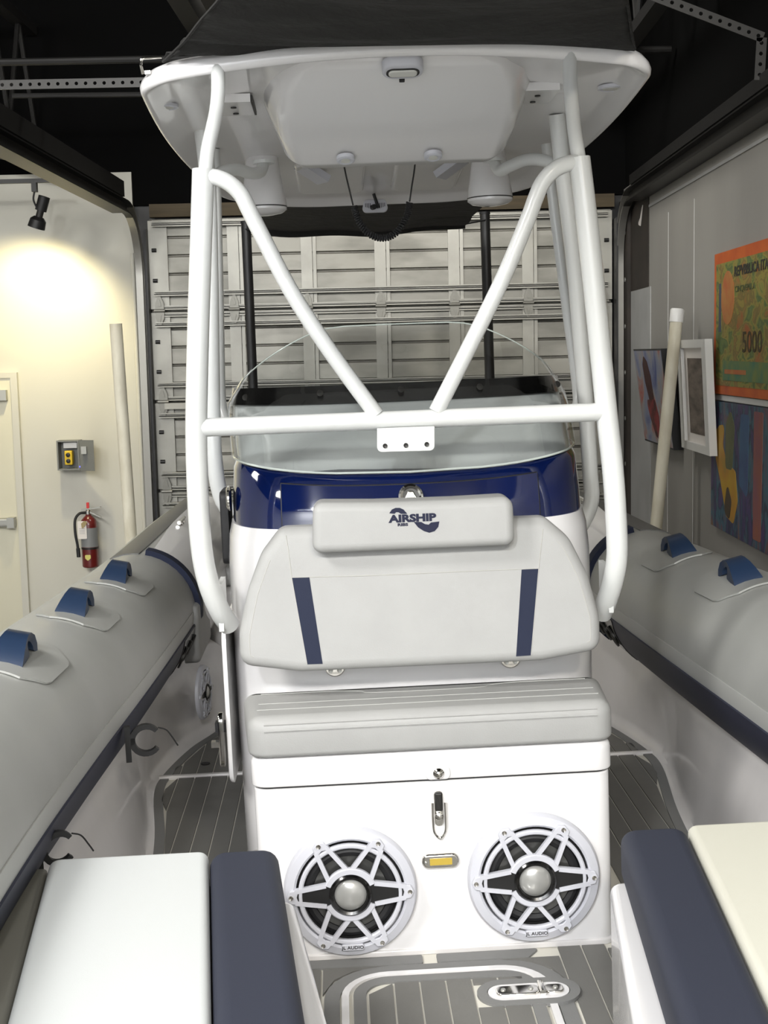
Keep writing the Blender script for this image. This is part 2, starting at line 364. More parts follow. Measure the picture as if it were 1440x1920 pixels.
# ---- sectional garage door
gd = root('sectional_garage_door', 'grey steel sectional garage door with ribbed panels behind the boat', 'garage door', boat=False)
X0, X1 = -1.625, 1.425
def slat(z0, z1, y):
    prof = [(y + .016, z0), (y - .004, z0 + .008), (y + .002, z1 - .008), (y + .016, z1)]
    return G().grid([[(X0, py, pz), (X1, py, pz)] for py, pz in prof], .004)
stx = [X0 + .06] + [-1.07, -.585, -.10, .385, .872] + [X1 - .06]
hinge_me = None
for i in range(6):
    z1 = 3.07 - i * .6; z0 = max(z1 - .6, .02)
    if z1 - z0 < .05: continue
    if z1 - z0 < .3: pass
    sec = G().box(X0, X1, 8.972, 8.976, z0, z1).mk('door_section', DOORM, gd, 0)
    sh_ = (z1 - z0) / 5
    for q in range(5): slat(z0 + q * sh_ + .002, z0 + (q + 1) * sh_ - .002, 8.955).mk('panel_slat', DOORM, sec, 0)
    for k, x in enumerate(stx):
        wd = .062 if k in (0, 6) else .037
        g = G(); g.box(x - wd, x + wd, 8.930, 8.951, z0 + .012, z1 - .012)
        g.mk('stile', DOORS, sec)
        if k not in (0, 6):
            G().box(x + wd + .004, x + wd + .026, 8.934, 8.951, z0 + .012, z1 - .012).mk('stile_flange', DOORS, sec)
    for zz, hh, dp in ((z0 + .115, .024, .045), (z1 - .088, .024, .045), (z0 + .024, .020, .02), (z1 - .022, .020, .02)):
        if i == 0 and zz > z1 - .1 and hh == .024: zz = z1 - .035
        g = G(); g.box(X0 + .03, X1 - .03, 8.93 - dp, 8.93, zz - hh / 2, zz - hh / 2 + .007); g.box(X0 + .03, X1 - .03, 8.93 - dp, 8.93, zz + hh / 2 - .007, zz + hh / 2)
        g.box(X0 + .03, X1 - .03, 8.922, 8.93, zz - hh / 2, zz + hh / 2); g.box(X0 + .03, X1 - .03, 8.93 - dp, 8.937 - dp, zz - hh / 2 - .008, zz - hh / 2 + .006)
        g.mk('strut' if hh == .024 else 'rail', DOORS, sec)
    if i < 5 and z0 > .1:
        for x in stx:
            if hinge_me is None:
                g = G(); fr = FF(0)
                g.slab([(-.030, .006), (.030, .006), (.028, .05), (.004, .105), (-.004, .105), (-.028, .05)], 0, .008, fr)
                g.slab([(-.004, -.105), (.004, -.105), (.028, -.05), (.030, -.006), (-.030, -.006), (-.028, -.05)], 0, .008, fr)
                g.slab(rpoly([(-.012, .03), (.012, .03), (.0, .085)], .003), .008, .014, fr)
                g.slab(rpoly([(-.012, -.03), (.0, -.085), (.012, -.03)], .003), .008, .014, fr)
                g.tube([(-.036, -.012, 0), (.036, -.012, 0)], .011, 10)
                o = g.mk('hinge', mat('zinc_hinge', (.21, .205, .18), .4, metal=.4), sec); hinge_me = o.data
            else:
                o = bpy.data.objects.new('hinge', hinge_me); COL.objects.link(o); o.parent = sec
            o.location = (x, 8.908, z0)
    for q in (.33, .66):                              # end-bearing rollers and bolts
        for x, s in ((X0 + .02, 1), (X1 - .02, -1)):
            G().tube([(x, 8.925, z0 + (z1 - z0) * q), (x + s * .03, 8.925, z0 + (z1 - z0) * q)], .013, 10).mk('roller_bolt', STEELD, sec)
g = G().box(X0 + .07, X0 + .22, 8.88, 8.93, 1.82, 1.86); g.mk('lock_bracket', DOORS, gd)
# ---- overhead tracks
def door_track(sx, label):
    t = root('garage_door_track', label, 'door track', 'garage door tracks', boat=False)
    x = -1.675 if sx < 0 else 1.462
    pth = [(x, 8.86, 0.0), (x, 8.86, 2.70)] + [(x, 8.86 - .40 * (1 - math.cos(a)), 2.70 + .40 * math.sin(a)) for a in [k * PI / 20 for k in range(1, 11)]] + [(x, 2.2, 3.10)]
    def chan(off, w0, m, nm, start=0, stop=99):
        # rectangular strip following the path
        rings = []
        for i, p in enumerate(pth[start:stop]):
            q = Vector(p); j = i + start
            tg = (Vector(pth[min(j + 1, len(pth) - 1)]) - Vector(pth[max(j - 1, 0)])).normalized()
            nr = Vector((1, 0, 0)).cross(tg)
            c = q + nr * off
            rings.append([c + Vector((a, 0, 0)) + nr * b for a, b in ((-w0[0], -w0[1]), (w0[0], -w0[1]), (w0[0], w0[1]), (-w0[0], w0[1]))])
        return G().loft(rings).mk(nm, m, t)
    DKM = STEELD if sx < 0 else STEELM
    for m_, st_, sp_ in ((GALV, 0, 10), (DKM, 9, 99)):
        chan(.035, (.022, .004), m_, 'inner_lip', st_, sp_); chan(-.035, (.022, .004), m_, 'outer_lip', st_, sp_)
        o = chan(0, (.004, .036), m_, 'web', st_, sp_); o.location.x = sx * .02
    # long supporting angle, painted black
    y0, y1 = 2.2, 8.30
    G().box(x - .045 if sx < 0 else x - .03, x + .03 if sx < 0 else x + .045, y0, y1, 3.142, 3.235 if sx < 0 else 3.20).mk('support_angle', STEELD, t)
    G().box(x - .05, x + .05, y0, y1, 3.045, 3.06).mk('lower_flange', STEELD if sx < 0 else STEELM, t)
    return t
tl = door_track(-1, 'black overhead garage door track rising beside the cream wall on the left')
tr = door_track(1, 'grey overhead garage door track running along the wall with paintings')
G().tube([(-1.73, 8.93, 0), (-1.735, 8.93, 2.85)], .014, 10).mk('conduit', WALLP, tl)
G().box(-1.645, -1.628, 8.86, 8.97, 0, 3.0).mk('jamb_angle', STEELD, tl)
G().box(1.436, 1.447, 8.80, 8.97, 0, 3.0).mk('jamb_angle', STEELD, tr)
post = G().box(1.492, 1.520, 8.72, 9.04, 0, 3.12).mk('mounting_board', BROWN, tr)
for k in range(9):
    G().lathe([(.014, 0), (.014, .003), (.008, .003), (.008, .001)], FL(1.492), 12, c=(-8.80, .5 + k * .3)).mk('washer', ALU, post)
def perforated(p0, p1, wd, label, parent, nrm=(0, -1, 0)):
    p0, p1 = Vector(p0), Vector(p1); d = (p1 - p0); L = d.length; d.normalize(); n = Vector(nrm).normalized()
    s = n.cross(d).normalized(); n = d.cross(s); g = G(); pitch = wd * 1.0; k = int(L / pitch)
    for i in range(k):
        c = p0 + d * (pitch * (i + .5)); V = []; ho = [(math.cos(a), math.sin(a)) for a in [PI / 4 + j * PI / 4 for j in range(8)]]
        sq = [(1, 1), (0, 1), (-1, 1), (-1, 0), (-1, -1), (0, -1), (1, -1), (1, 0)]
        for hh in (.0015, -.0015):
            V += [c + d * (a * pitch / 2) + s * (b * wd / 2) + n * hh for a, b in sq]
            V += [c + d * (a * wd * .2) + s * (b * wd * .2) + n * hh for a, b in ho]
        Fc = []
        for j in range(8):
            q = (j + 1) % 8
            Fc += [(j, q, 8 + q, 8 + j), (16 + q, 16 + j, 24 + j, 24 + q), (8 + j, 8 + q, 24 + q, 24 + j), (q, j, 16 + j, 16 + q)]
        g.add(V, Fc)
    return g.mk('perforated_strap', STEELM, parent, 0)
perforated((1.432, 5.37, 3.18), (1.440, 5.37, 3.345), .040, '', tr)
perforated((1.445, 5.37, 3.34), (0.90, 5.37, 3.555), .040, '', tr)
perforated((1.40, 5.40, 3.375), (0.90, 5.40, 3.572), .040, '', tr, (0, -.3, 1))
perforated((-1.95, 6.2, 3.40), (-1.0, 6.2, 3.395), .042, '', tl)
G().tube([(-1.80, 6.5, 3.408), (-1.0, 6.5, 3.398)], .012, 8).mk('hanger_pipe', STEELD, tl)
# ---- roof steel
def joist(name, x, y0, y1, zb, zt, label, n=9):
    t = root(name, label, 'joist', boat=False)
    for z in (zb, zt): G().box(x - .04, x + .04, y0, y1, z - .03, z + .03).mk('chord', STEELD, t)
    st = (y1 - y0) / n
    for i in range(n):
        G().tube([(x, y0 + i * st, zb), (x, y0 + (i + .5) * st, zt)], .016, 8).mk('web_rod', STEELD, t)
        G().tube([(x, y0 + (i + .5) * st, zt), (x, y0 + (i + 1) * st, zb)], .016, 8).mk('web_rod', STEELD, t)
joist('roof_joist', -2.35, 3.5, 9.0, 3.62, 4.30, 'black open-web roof joist at the far left of the ceiling')
joist('roof_joist', 1.25, 4.5, 9.0, 3.75, 4.35, 'black open-web roof joist above the right track')
for x, lb in ((-1.02, 'dark roof beam left of the canvas shade, the outer of the pair'), (-.86, 'dark roof beam left of the canvas shade, the inner of the pair')):
    tag(G().box(x - .05, x + .05, 1.0, 9.0, 3.86, 4.0).mk('roof_beam', STEELM, None), lb, 'beam', 'paired roof beams', boat=False)
tag(G().tube([(-6, 7.4, 3.78), (1.5, 7.4, 3.74)], .02, 10).mk('roof_pipe', STEELD, None), 'dark horizontal pipe under the black roof behind the hardtop', 'pipe', boat=False)
tag(G().tube(spl([(-3.4, 8.6, 3.44), (-2.75, 8.6, 3.50), (-2.5, 8.6, 3.47), (-2.28, 8.65, 3.40), (-2.22, 8.8, 3.36)], 6), .035, 12).mk('flexible_duct', STEELM, None), 'grey flexible duct curving above the cream wall at upper left', 'duct', boat=False)
# ---- track lamp
tk = root('track_spotlight', 'black track spotlight hanging from its rail over the cream wall', 'spotlight', boat=False)
G().box(-3.6, -2.06, 8.42, 8.455, 3.255, 3.28).mk('rail', BLACKP, tk)
hd = Vector((-2.20, 8.43, 3.17)); ax = Vector((-.32, .10, -.9)).normalized()
G().box(-2.245, -2.215, 8.415, 8.46, 3.20, 3.256).mk('adapter', BLACKP, tk)
G().tube(spl([(-2.228, 8.43, 3.21), (-2.236, 8.42, 3.15), (-2.21, 8.41, 3.09)], 5), .006, 8).mk('arm', BLACKP, tk)
t0 = Vector((-2.17, 8.43, 3.17))
G().tube([t0, t0 + ax * .09], .036, 16).mk('socket', BLACKP, tk)
G().tube([t0 + ax * .09, t0 + ax * .13], .022, 16).mk('neck', STEELM, tk)
G().tube([t0 + ax * .13, t0 + ax * .15, t0 + ax * .20], [.03, .05, .055], 18).mk('shade', BLACKP, tk)
spot('track_lamp_light', t0 + ax * .215, t0 + ax * .215 + Vector((-.22, .55, -.80)), 65, (1.0, 0.86, 0.50), 118, 0.7, 0.04)
# ---- control box on the wall
cb = root('control_box', 'open grey metal control box with yellow push-button pendant on the cream wall', 'control box', boat=False)
x0, x1, z0, z1 = -2.295, -2.145, 1.425, 1.625
g = G(); g.box(x0, x1, 8.985, 9.0, z0, z1); g.box(x0, x0 + .01, 8.90, 8.985, z0, z1); g.box(x1 - .01, x1, 8.90, 8.985, z0, z1); g.box(x0 + .01, x1 - .01, 8.90, 8.985, z0, z0 + .01); g.box(x0 + .01, x1 - .01, 8.90, 8.985, z1 - .01, z1)
g.mk('enclosure', ENC, cb)
dr = G().loft([[Vector((x1 + .004 + a, 8.895 - b, z)) for a, b in ((0, 0), (.108, .050), (.108, .045), (0, -.006))] for z in (z0 - .004, z1 + .002)]).mk('door', ENC, cb)
G().box(x1 + .025, x1 + .06, 8.853, 8.868, z0 + .11, z0 + .16).mk('lock_plate', ALU, dr)
pn = G().slab(rrect(-2.247, -2.196, 1.46, 1.555, .006), 0, .05, FF(8.96), .006).mk('pendant', YEL, cb)
for zz in (1.487, 1.528): G().lathe([(.014, 0), (.014, .012), (.010, .014)], FF(8.91), 16, c=(-2.221, zz)).mk('push_button', BLACKP, pn)
G().box(-2.255, -2.165, 8.93, 8.985, 1.572, 1.610).mk('terminal_cover', PVCW, cb)
G().lathe([(.006, 0), (.006, .004), (.002, .006)], FF(8.90), 10, c=(-2.141, 1.448)).mk('pilot_lamp', BLUELED, cb)
# ---- fire extinguisher
fx = root('fire_extinguisher', 'red fire extinguisher with black hose and tag on the cream wall', 'fire extinguisher', boat=False)
cx, cy = -2.105, 8.91
FX = lambda a, b, h: Vector((cx + a, cy + b, h))
G().lathe([(.050, .765), (.055, .772), (.055, 1.055), (.050, 1.085), (.030, 1.108), (.020, 1.115), (.020, 1.125)], FX, 28).mk('cylinder', REDP, fx)
lb = G().ringl([(.0545, .905), (.0560, .905), (.0560, 1.035), (.0545, 1.035)], FX, 28).mk('label_sleeve', LABEL, fx)
G().ringl([(.0545, .890), (.0570, .890), (.0570, .902), (.0545, .902)], FX, 28).mk('bracket_strap', BLACKP, fx)
G().lathe([(.018, 1.12), (.018, 1.15), (.012, 1.155), (.012, 1.17)], FX, 16).mk('valve', CHROME, fx)
G().loft([[FX(a, s, h) for a, h in ((-.045, 1.150), (.085, 1.168), (.085, 1.176), (-.045, 1.160))] for s in (.012, -.012)]).mk('top_lever', ALU, fx)
G().loft([[FX(a, s, h) for a, h in ((.01, 1.135), (.085, 1.098), (.088, 1.105), (.01, 1.147))] for s in (.011, -.011)]).mk('carry_handle', ALU, fx)
G().slab(rrect(-.008, .010, 1.165, 1.205, .004), 0, .012, lambda a, b, h: FX(a, -h, b)).mk('safety_pin_flag', REDB, fx)
G().tube(spl([FX(-.02, 0, 1.135), FX(-.055, -.02, 1.132), FX(-.083, -.035, 1.09), FX(-.083, -.045, 1.0), FX(-.072, -.045, .92), FX(-.070, -.045, .855)], 6), .009, 10).mk('hose', BLACKR, fx)
G().tube([FX(-.070, -.045, .90), FX(-.068, -.045, .84)], .013, 10).mk('nozzle', BLACKP, fx)
tg = G().slab(rrect(-.062, -.002, .965, 1.085, .006), 0, .002, lambda a, b, h: FX(a, -.060 - h, b)).mk('inspection_tag', PAPER, fx)
for q in range(4): G().box(cx - .052, cx - .014, cy - .0628, cy - .062, 1.0 + q * .011, 1.002 + q * .011).mk('printed_line', LABEL, tg)
G().slab(rpoly([(-.032, 1.03), (-.012, 1.05), (.006, 1.075), (-.012, 1.09), (-.036, 1.07)], .006), 0, .004, lambda a, b, h: FX(a, -.064 - h, b)).mk('brass_plate', mat('brass', (.35, .28, .14), .4, metal=.8), fx)
G().slab(rpoly([(-.022, .855), (-.022, .832), (-.004, .815), (.016, .832), (.016, .855)], .006), 0, .002, lambda a, b, h: FX(a, -.0565 - h, b)).mk('shield_sticker', mat('sticker_yellow', (.6, .55, .15), .5), fx)
# ---- pictures on the right wall
def painting_root(name, label): return root(name, label, 'painting', boat=False)
BORD = ramp_mat('orange_border_paint', [(.3, (.42, .07, .015)), (.6, (.55, .12, .02)), (.8, (.45, .25, .05))], 6)
NOTE = ramp_mat('banknote_paint', [(.30, (.32, .09, .02)), (.38, (.26, .16, .04)), (.45, (.15, .12, .03)), (.50, (.29, .22, .045)), (.56, (.20, .22, .045)), (.62, (.07, .11, .035)), (.70, (.14, .19, .05)), (.78, (.04, .13, .08))], 9.0, (1, 1, 1.6), dist=.7)
pt = painting_root('banknote_painting', 'large orange and green banknote painting unframed on the right wall')
fr = FL(1.515)      # a = -Y
G().slab([(-6.345, 1.935), (-4.75, 1.935), (-4.75, 2.58), (-6.345, 2.58)], 0, .022, fr).mk('canvas', BORD, pt)
pp = G().slab([(-6.30, 1.975), (-4.80, 1.975), (-4.80, 2.53), (-6.30, 2.53)], .021, .024, fr).mk('printed_field', NOTE, pt)
RED1 = ramp_mat('red_oval_paint', [(.35, (.40, .10, .03)), (.6, (.42, .19, .05))], 9)
g = G(); g.slab([(-6.08 + .115 * math.cos(k * PI / 16), 2.37 + .12 * math.sin(k * PI / 16)) for k in range(32)], .023, .0255, fr); g.mk('red_oval', RED1, pp)
GRN = ramp_mat('green_band_paint', [(.35, (.05, .16, .10)), (.6, (.16, .20, .05))], 9)
G().slab([(-6.16, 2.0), (-4.82, 2.0), (-4.82, 2.08), (-6.16, 2.09)], .023, .0255, fr).mk('green_band', GRN, pp)
G().slab([(-6.12, 2.03), (-5.75, 2.03), (-5.75, 2.05), (-6.12, 2.05)], .0255, .027, fr).mk('red_signature_bar', RED1, pp)
G().slab([(-6.245, 2.22), (-6.20, 2.22), (-6.205, 2.44), (-6.24, 2.44)], .023, .0255, fr).mk('dark_column', mat('slate_paint', (.06, .07, .09), .7), pp)
DK = mat('dark_engraving_ink', (.03, .028, .02), .7)
text('lettering', 'REPVBBLICA ITALIANA', .06, fr, DK, pp, xs=1.25, h0=.024, h1=.0265, align='LEFT', c=(-5.965, 2.477), bold=.001)
text('lettering', 'CINQVEMILA', .038, fr, mat('olive_ink', (.07, .08, .03), .7), pp, xs=1.5, h0=.024, h1=.0265, align='LEFT', c=(-5.95, 2.40))
text('lettering', '5000', .13, fr, mat('ochre_ink', (.05, .035, .012), .7), pp, xs=1.25, h0=.024, h1=.0265, align='LEFT', c=(-5.82, 2.165))
G().slab([(-6.38, 1.905), (-4.75, 1.905), (-4.75, 1.93), (-6.38, 1.93)], 0, .012, fr).mk('white_backing_edge', PVCW, pt)
pt = painting_root('abstract_painting', 'blue and purple abstract painting with a yellow shape below the orange one')
ABST = ramp_mat('abstract_paint', [(.28, (.035, .035, .12)), (.40, (.08, .055, .13)), (.46, (.03, .035, .06)), (.52, (.05, .13, .17)), (.60, (.12, .07, .10)), (.72, (.20, .13, .04))], 3.6, (1, 2.5, .8), dist=1.6)
G().slab([(-6.385, 1.305), (-4.75, 1.305), (-4.75, 1.90), (-6.385, 1.90)], 0, .022, fr).mk('canvas', ABST, pt)
YP = ramp_mat('yellow_figure_paint', [(.3, (.42, .28, .02)), (.6, (.40, .20, .03)), (.8, (.2, .2, .05))], 7)
G().slab(rpoly([(-6.36, 1.74), (-6.28, 1.62), (-6.20, 1.54), (-6.08, 1.38), (-5.95, 1.36), (-5.88, 1.47), (-5.92, 1.60), (-6.08, 1.63), (-6.16, 1.70), (-6.12, 1.80), (-6.22, 1.79), (-6.30, 1.76)], .03), .021, .0235, fr).mk('yellow_shape', YP, pt)
G().slab(rpoly([(-6.10, 1.60), (-5.98, 1.60), (-5.94, 1.80), (-6.02, 1.87), (-6.10, 1.80)], .03), .021, .0245, fr).mk('olive_shape', mat('olive_paint', (.09, .10, .05), .7, var=(8, (.13, .13, .06), .3, .7)), pt)
G().slab(rpoly([(-6.12, 1.40), (-6.02, 1.37), (-5.98, 1.46), (-6.06, 1.54)], .03), .0225, .025, fr).mk('dark_oval', mat('umber_paint', (.07, .05, .03), .7), pt)
G().slab(rpoly([(-5.62, 1.34), (-5.50, 1.34), (-5.48, 1.88), (-5.62, 1.88)], .01), .021, .0235, fr).mk('rust_band', mat('rust_paint', (.28, .10, .04), .7, var=(6, (.2, .08, .1), .3, .7)), pt)
G().slab(rpoly([(-5.86, 1.55), (-5.72, 1.5), (-5.70, 1.86), (-5.84, 1.86)], .02), .021, .0235, fr).mk('blue_band', mat('blue_paint', (.06, .13, .22), .7, var=(6, (.05, .07, .16), .3, .7)), pt)
pt = painting_root('figure_painting', 'small dark red and blue canvas tilted forward near the garage door corner')
def FLT(xt, xb, zt, zb): return lambda a, b, h: Vector((xb + (xt - xb) * (b - zb) / (zt - zb) - h, -a, b))
f2 = FLT(1.395, 1.465, 2.15, 1.61)
SWIRL = ramp_mat('swirl_paint', [(.25, (.04, .06, .22)), (.42, (.22, .24, .32)), (.52, (.30, .28, .27)), (.62, (.34, .10, .08)), (.8, (.06, .05, .12))], 3.0, (1, 1.2, .8), dist=1.5)
G().slab([(-7.95, 1.61), (-7.12, 1.61), (-7.12, 2.15), (-7.95, 2.15)], -.05, .0, f2).mk('canvas_edge', BLACKP, pt)
G().slab([(-7.94, 1.62), (-7.13, 1.62), (-7.13, 2.14), (-7.94, 2.14)], -.001, .002, f2).mk('painted_face', SWIRL, pt)
G().slab(rpoly([(-7.70, 2.06), (-7.68, 1.96), (-7.62, 1.86), (-7.48, 1.87), (-7.50, 2.0), (-7.56, 2.08), (-7.64, 2.11)], .02), .001, .004, f2).mk('dark_red_hair', mat('oxblood_paint', (.05, .012, .010), .6), pt)
G().slab(rpoly([(-7.72, 1.86), (-7.66, 1.76), (-7.56, 1.66), (-7.44, 1.64), (-7.40, 1.78), (-7.46, 1.87)], .03), .001, .0035, f2).mk('red_figure', mat('crimson_paint', (.24, .03, .03), .6, var=(12, (.04, .012, .01), .4, .6)), pt)
pt = painting_root('framed_print', 'brown print in a white frame leaning between pipe and orange painting')
f3 = FLT(1.44, 1.468, 2.19, 1.645)
for a0, a1, b0, b1 in ((-6.86, -6.24, 2.15, 2.19), (-6.86, -6.24, 1.645, 1.685), (-6.86, -6.78, 1.685, 2.15), (-6.32, -6.24, 1.685, 2.15)):
    G().slab([(a0, b0), (a1, b0), (a1, b1), (a0, b1)], -.02, .016, f3).mk('frame_bar', PVCW, pt)
G().slab([(-6.78, 1.685), (-6.32, 1.685), (-6.32, 2.15), (-6.78, 2.15)], -.012, .0, f3).mk('mat_board', PAPER, pt)
G().slab([(-6.70, 1.73), (-6.39, 1.73), (-6.39, 2.10), (-6.70, 2.10)], -.001, .002, f3).mk('print', ramp_mat('sepia_print', [(.3, (.05, .04, .03)), (.5, (.14, .11, .09)), (.7, (.2, .17, .14))], 6, (1, 1, 4)), pt)
# ================================================================== THE BOAT
DK_Z = 0.75
# ---- hull with its inflatable collar
hull = root('inflatable_boat_hull', 'rigid inflatable boat hull with grey side tubes and grey foam deck', 'boat')
TY = [(.78, -.6, 1.36), (.93, .6, 1.325), (1.01, 1.6, 1.295), (1.032, 2.4, 1.275), (1.02, 3.1, 1.262), (1.0, 3.75, 1.248), (.99, 4.4, 1.228), (.985, 5.2, 1.205), (.985, 6.5, 1.19), (.97, 7.6, 1.175)]
TR = .228
TPATH = spl(TY, 10)
def tcen(y):
    for a, b in zip(TPATH, TPATH[1:]):
        if a.y <= y <= b.y:
            t = (y - a.y) / (b.y - a.y); return a.lerp(b, t)
    return TPATH[-1]
def tsector(s, y0, y1, a0, a1, off, n=24, m=10, low=-.004, offf=None):
    # band on the tube; angle measured from the inboard horizontal, positive upward
    P = []; 
    for i in range(n + 1):
        y = y0 + (y1 - y0) * i / n; c = tcen(y); of = offf(y) if offf else off
        row = []
        for j in range(m + 3):
            jj = min(max(j - 1, 0), m); a = math.radians(a0 + (a1 - a0) * jj / m)
            R = TR + (of if 0 < j < m + 2 else low)
            row.append(Vector((s * (c.x - R * math.cos(a)), y, c.z + R * math.sin(a))))
        P.append(row)
    g = G().grid(P)
    b = m + 3
    for i, rev in ((0, False), (n, True)):
        ids = [i * b + j for j in range(b)]
        g.F.append(tuple(ids if rev else reversed(ids)))
    if s > 0: g.F = [tuple(reversed(f)) for f in g.F]
    return g
for s in (-1, 1):
    G().tube([(s * p.x, p.y, p.z) for p in TPATH], TR, 40).mk('inflatable_tube', HYP, hull)
    tsector(s, .4, 5.06, -56, -9, .008, 50).mk('navy_rub_stripe', NAVYS, hull)['label'] = 'dark navy stripe along the inner side of the tube'
    tsector(s, .4, 5.06, -9, 3, .0022, 50, 6).mk('seam_tape', HYP2, hull)
    tsector(s, 5.05, 5.13, -62, 78, .020, 4, 24).mk('navy_edge_ring', NAVYV, hull)
    sh = tsector(s, 5.13, 7.0, -62, 74, .012, 20, 20, offf=lambda y: .010 + .05 * min(1, (y - 5.13) / .5)).mk('stern_quarter', GEL, hull)
    tsector(s, 5.05, 7.5, 84, 112, .004, 20, 6).mk('grey_walk_strip', HYPD, hull)
    # cleat
    c = tcen(5.75); cx_, cz_ = s * (c.x - .11), c.z + TR + .03
    g = G(); g.tube([(cx_, 5.66, cz_ + .02), (cx_, 5.84, cz_ + .02)], .009, 10); g.tube([(cx_, 5.72, cz_ - .03), (cx_, 5.72, cz_ + .02)], .009, 10); g.tube([(cx_, 5.79, cz_ - .03), (cx_, 5.79, cz_ + .02)], .009, 10)
    g.mk('cleat', CHROME, sh)
# inner liner walls, from tube to deck
DB = [(.66, 1.0), (.70, 2.0), (.745, 3.0), (.77, 3.5), (.80, 3.85), (.855, 4.25), (.850, 4.45), (.79, 4.75), (.71, 4.98), (.66, 5.25), (.64, 5.7)]
DBS = spl([(x, y, 0) for x, y in DB], 6)
def deck_edge(y):
    for a, b in zip(DBS, DBS[1:]):
        if a.y <= y <= b.y:
            t = (y - a.y) / (b.y - a.y); return a.x + (b.x - a.x) * t
    return DBS[0].x if y < DBS[0].y else DBS[-1].x
for s in (-1, 1):
    P = []
    for p in DBS:
        c = tcen(p.y); a = math.radians(-50); xt = c.x - TR * math.cos(a) + .004; zt = c.z + TR * math.sin(a) + .01
        row = [(xt, zt), (xt * .85 + (p.x + .01) * .15, zt - .05), (xt * .45 + (p.x + .012) * .55, DK_Z + .18), (p.x + .014, DK_Z + .05), (p.x + .004, DK_Z + .014), (p.x - .018, DK_Z + .004)]
        P.append([Vector((s * a_, p.y, b_)) for a_, b_ in row])
    g = G().grid(P, -.012 if s > 0 else .012); g.mk('liner_wall', GELW, hull, 50)
# deck
deck = G().slab([(-.98, -.4), (.98, -.4), (.98, 7.0), (-.98, 7.0)], .69, DK_Z, FT).mk('deck', CAULK, hull)
HBP = [[Vector((x, y, z)) for x, z in ((-.95 * k, 1.02), (-.86 * k, .60), (0, .28 + (1 - k) * .3), (.86 * k, .60), (.95 * k, 1.02))] for y, k in ((-.6, .62), (.6, .85), (1.6, .95), (3, 1.0), (7.3, 1.0))]
G().grid(HBP, .015).mk('hull_bottom', GEL, hull)
# side walkway planks: grey foam strips parted by caulk lines, clipped to the curved liner
def walkway(s, ya, yb, xin):
    pitch, gap = .056, .0045; x = xin
    while x < .90:
        xa, xb = x, x + pitch - gap
        # y extent in which both edges stay inside the liner margin
        ys = [ya + (yb - ya) * k / 60 for k in range(61)]
        def ok(y, xx): return xx < deck_edge(y) - .052
        L = [y for y in ys if ok(y, xa)]; R = [y for y in ys if ok(y, xb)]
        if len(L) > 3:
            if len(R) > 3: out = [(xa, L[0]), (xb, R[0]), (xb, R[-1]), (xa, L[-1])]
            else:
                xm = max(deck_edge(y) - .052 for y in L); out = [(xa, L[0]), (min(xb, xm), (L[0] + L[-1]) / 2 - .05), (min(xb, xm), (L[0] + L[-1]) / 2 + .05), (xa, L[-1])]
            out = [(s * a, b) for a, b in out]
            if s < 0: out = out[::-1]
            G().slab(out, DK_Z, DK_Z + .005, FT).mk('deck_plank', EVA, deck, 0)
        x += pitch
    # border strip
    n = 40; P = []
    for k in range(n + 1):
        y = ya + (yb - ya) * k / n; e = deck_edge(y)
        P.append([Vector((s * (e - .046), y, DK_Z + .005)), Vector((s * (e - .012), y, DK_Z + .005))])
    G().grid(P, .005 if s > 0 else -.005).mk('deck_border', EVAB, deck, 0)
for s in (-1, 1):
    walkway(s, 3.05, 4.405, .50); walkway(s, 4.432, 5.4, .50)
    st = G().slab([(min(s * .49, s * (deck_edge(4.42) - .01)), 4.408), (max(s * .49, s * (deck_edge(4.42) - .01)), 4.408), (max(s * .49, s * (deck_edge(4.42) - .01)), 4.428), (min(s * .49, s * (deck_edge(4.42) - .01)), 4.428)], DK_Z, DK_Z + .012, FT, .004)
    st.mk('deck_step_edge', GELW, deck)
G().lathe([(.016, DK_Z + .004), (.016, DK_Z + .008), (.010, DK_Z + .008)], FT, 14, c=(-.70, 4.55)).mk('drain_cap', BLACKP, deck)
# foredeck between the bow seats: two bars, a rimmed hatch with planks, side planks
def dslab(out, m, name, par=deck, h=.005, z=DK_Z): return G().slab(out, z, z + h, FT).mk(name, m, par, 0)
dslab(rpoly([(-.33, 2.928), (-.045, 2.928), (-.045, 2.970), (-.36, 2.970)], .006), EVAB, 'deck_bar')
dslab(rpoly([(-.012, 2.928), (.20, 2.928), (.23, 2.970), (-.012, 2.970)], .006), EVAB, 'deck_bar')
hx0, hx1, hy1 = -.212, .205, 2.862
hatch = G().slab(rpoly([(hx0, 1.9), (hx1, 1.9), (hx1, hy1), (hx0, hy1)], [.01, .01, .085, .085], 8), DK_Z, DK_Z + .006, FT).mk('deck_hatch', CAULK, hull, 0)
rim = [inset(rpoly([(hx0, 1.9), (hx1, 1.9), (hx1, hy1), (hx0, hy1)], [.01, .01, .085, .085], 8), -d) for d in (.006, .022)]
g = G(); n = len(rim[0]); V = [Vector((a, b, DK_Z)) for a, b in rim[0]] + [Vector((a, b, DK_Z + .010)) for a, b in rim[0]] + [Vector((a, b, DK_Z + .010)) for a, b in rim[1]] + [Vector((a, b, DK_Z)) for a, b in rim[1]]
Fc = []
for j in range(n):
    k = (j + 1) % n
    for q in range(3): Fc.append((q * n + k, q * n + j, (q + 1) * n + j, (q + 1) * n + k))
g.add(V, Fc).mk('hatch_rim', GEL, hull)
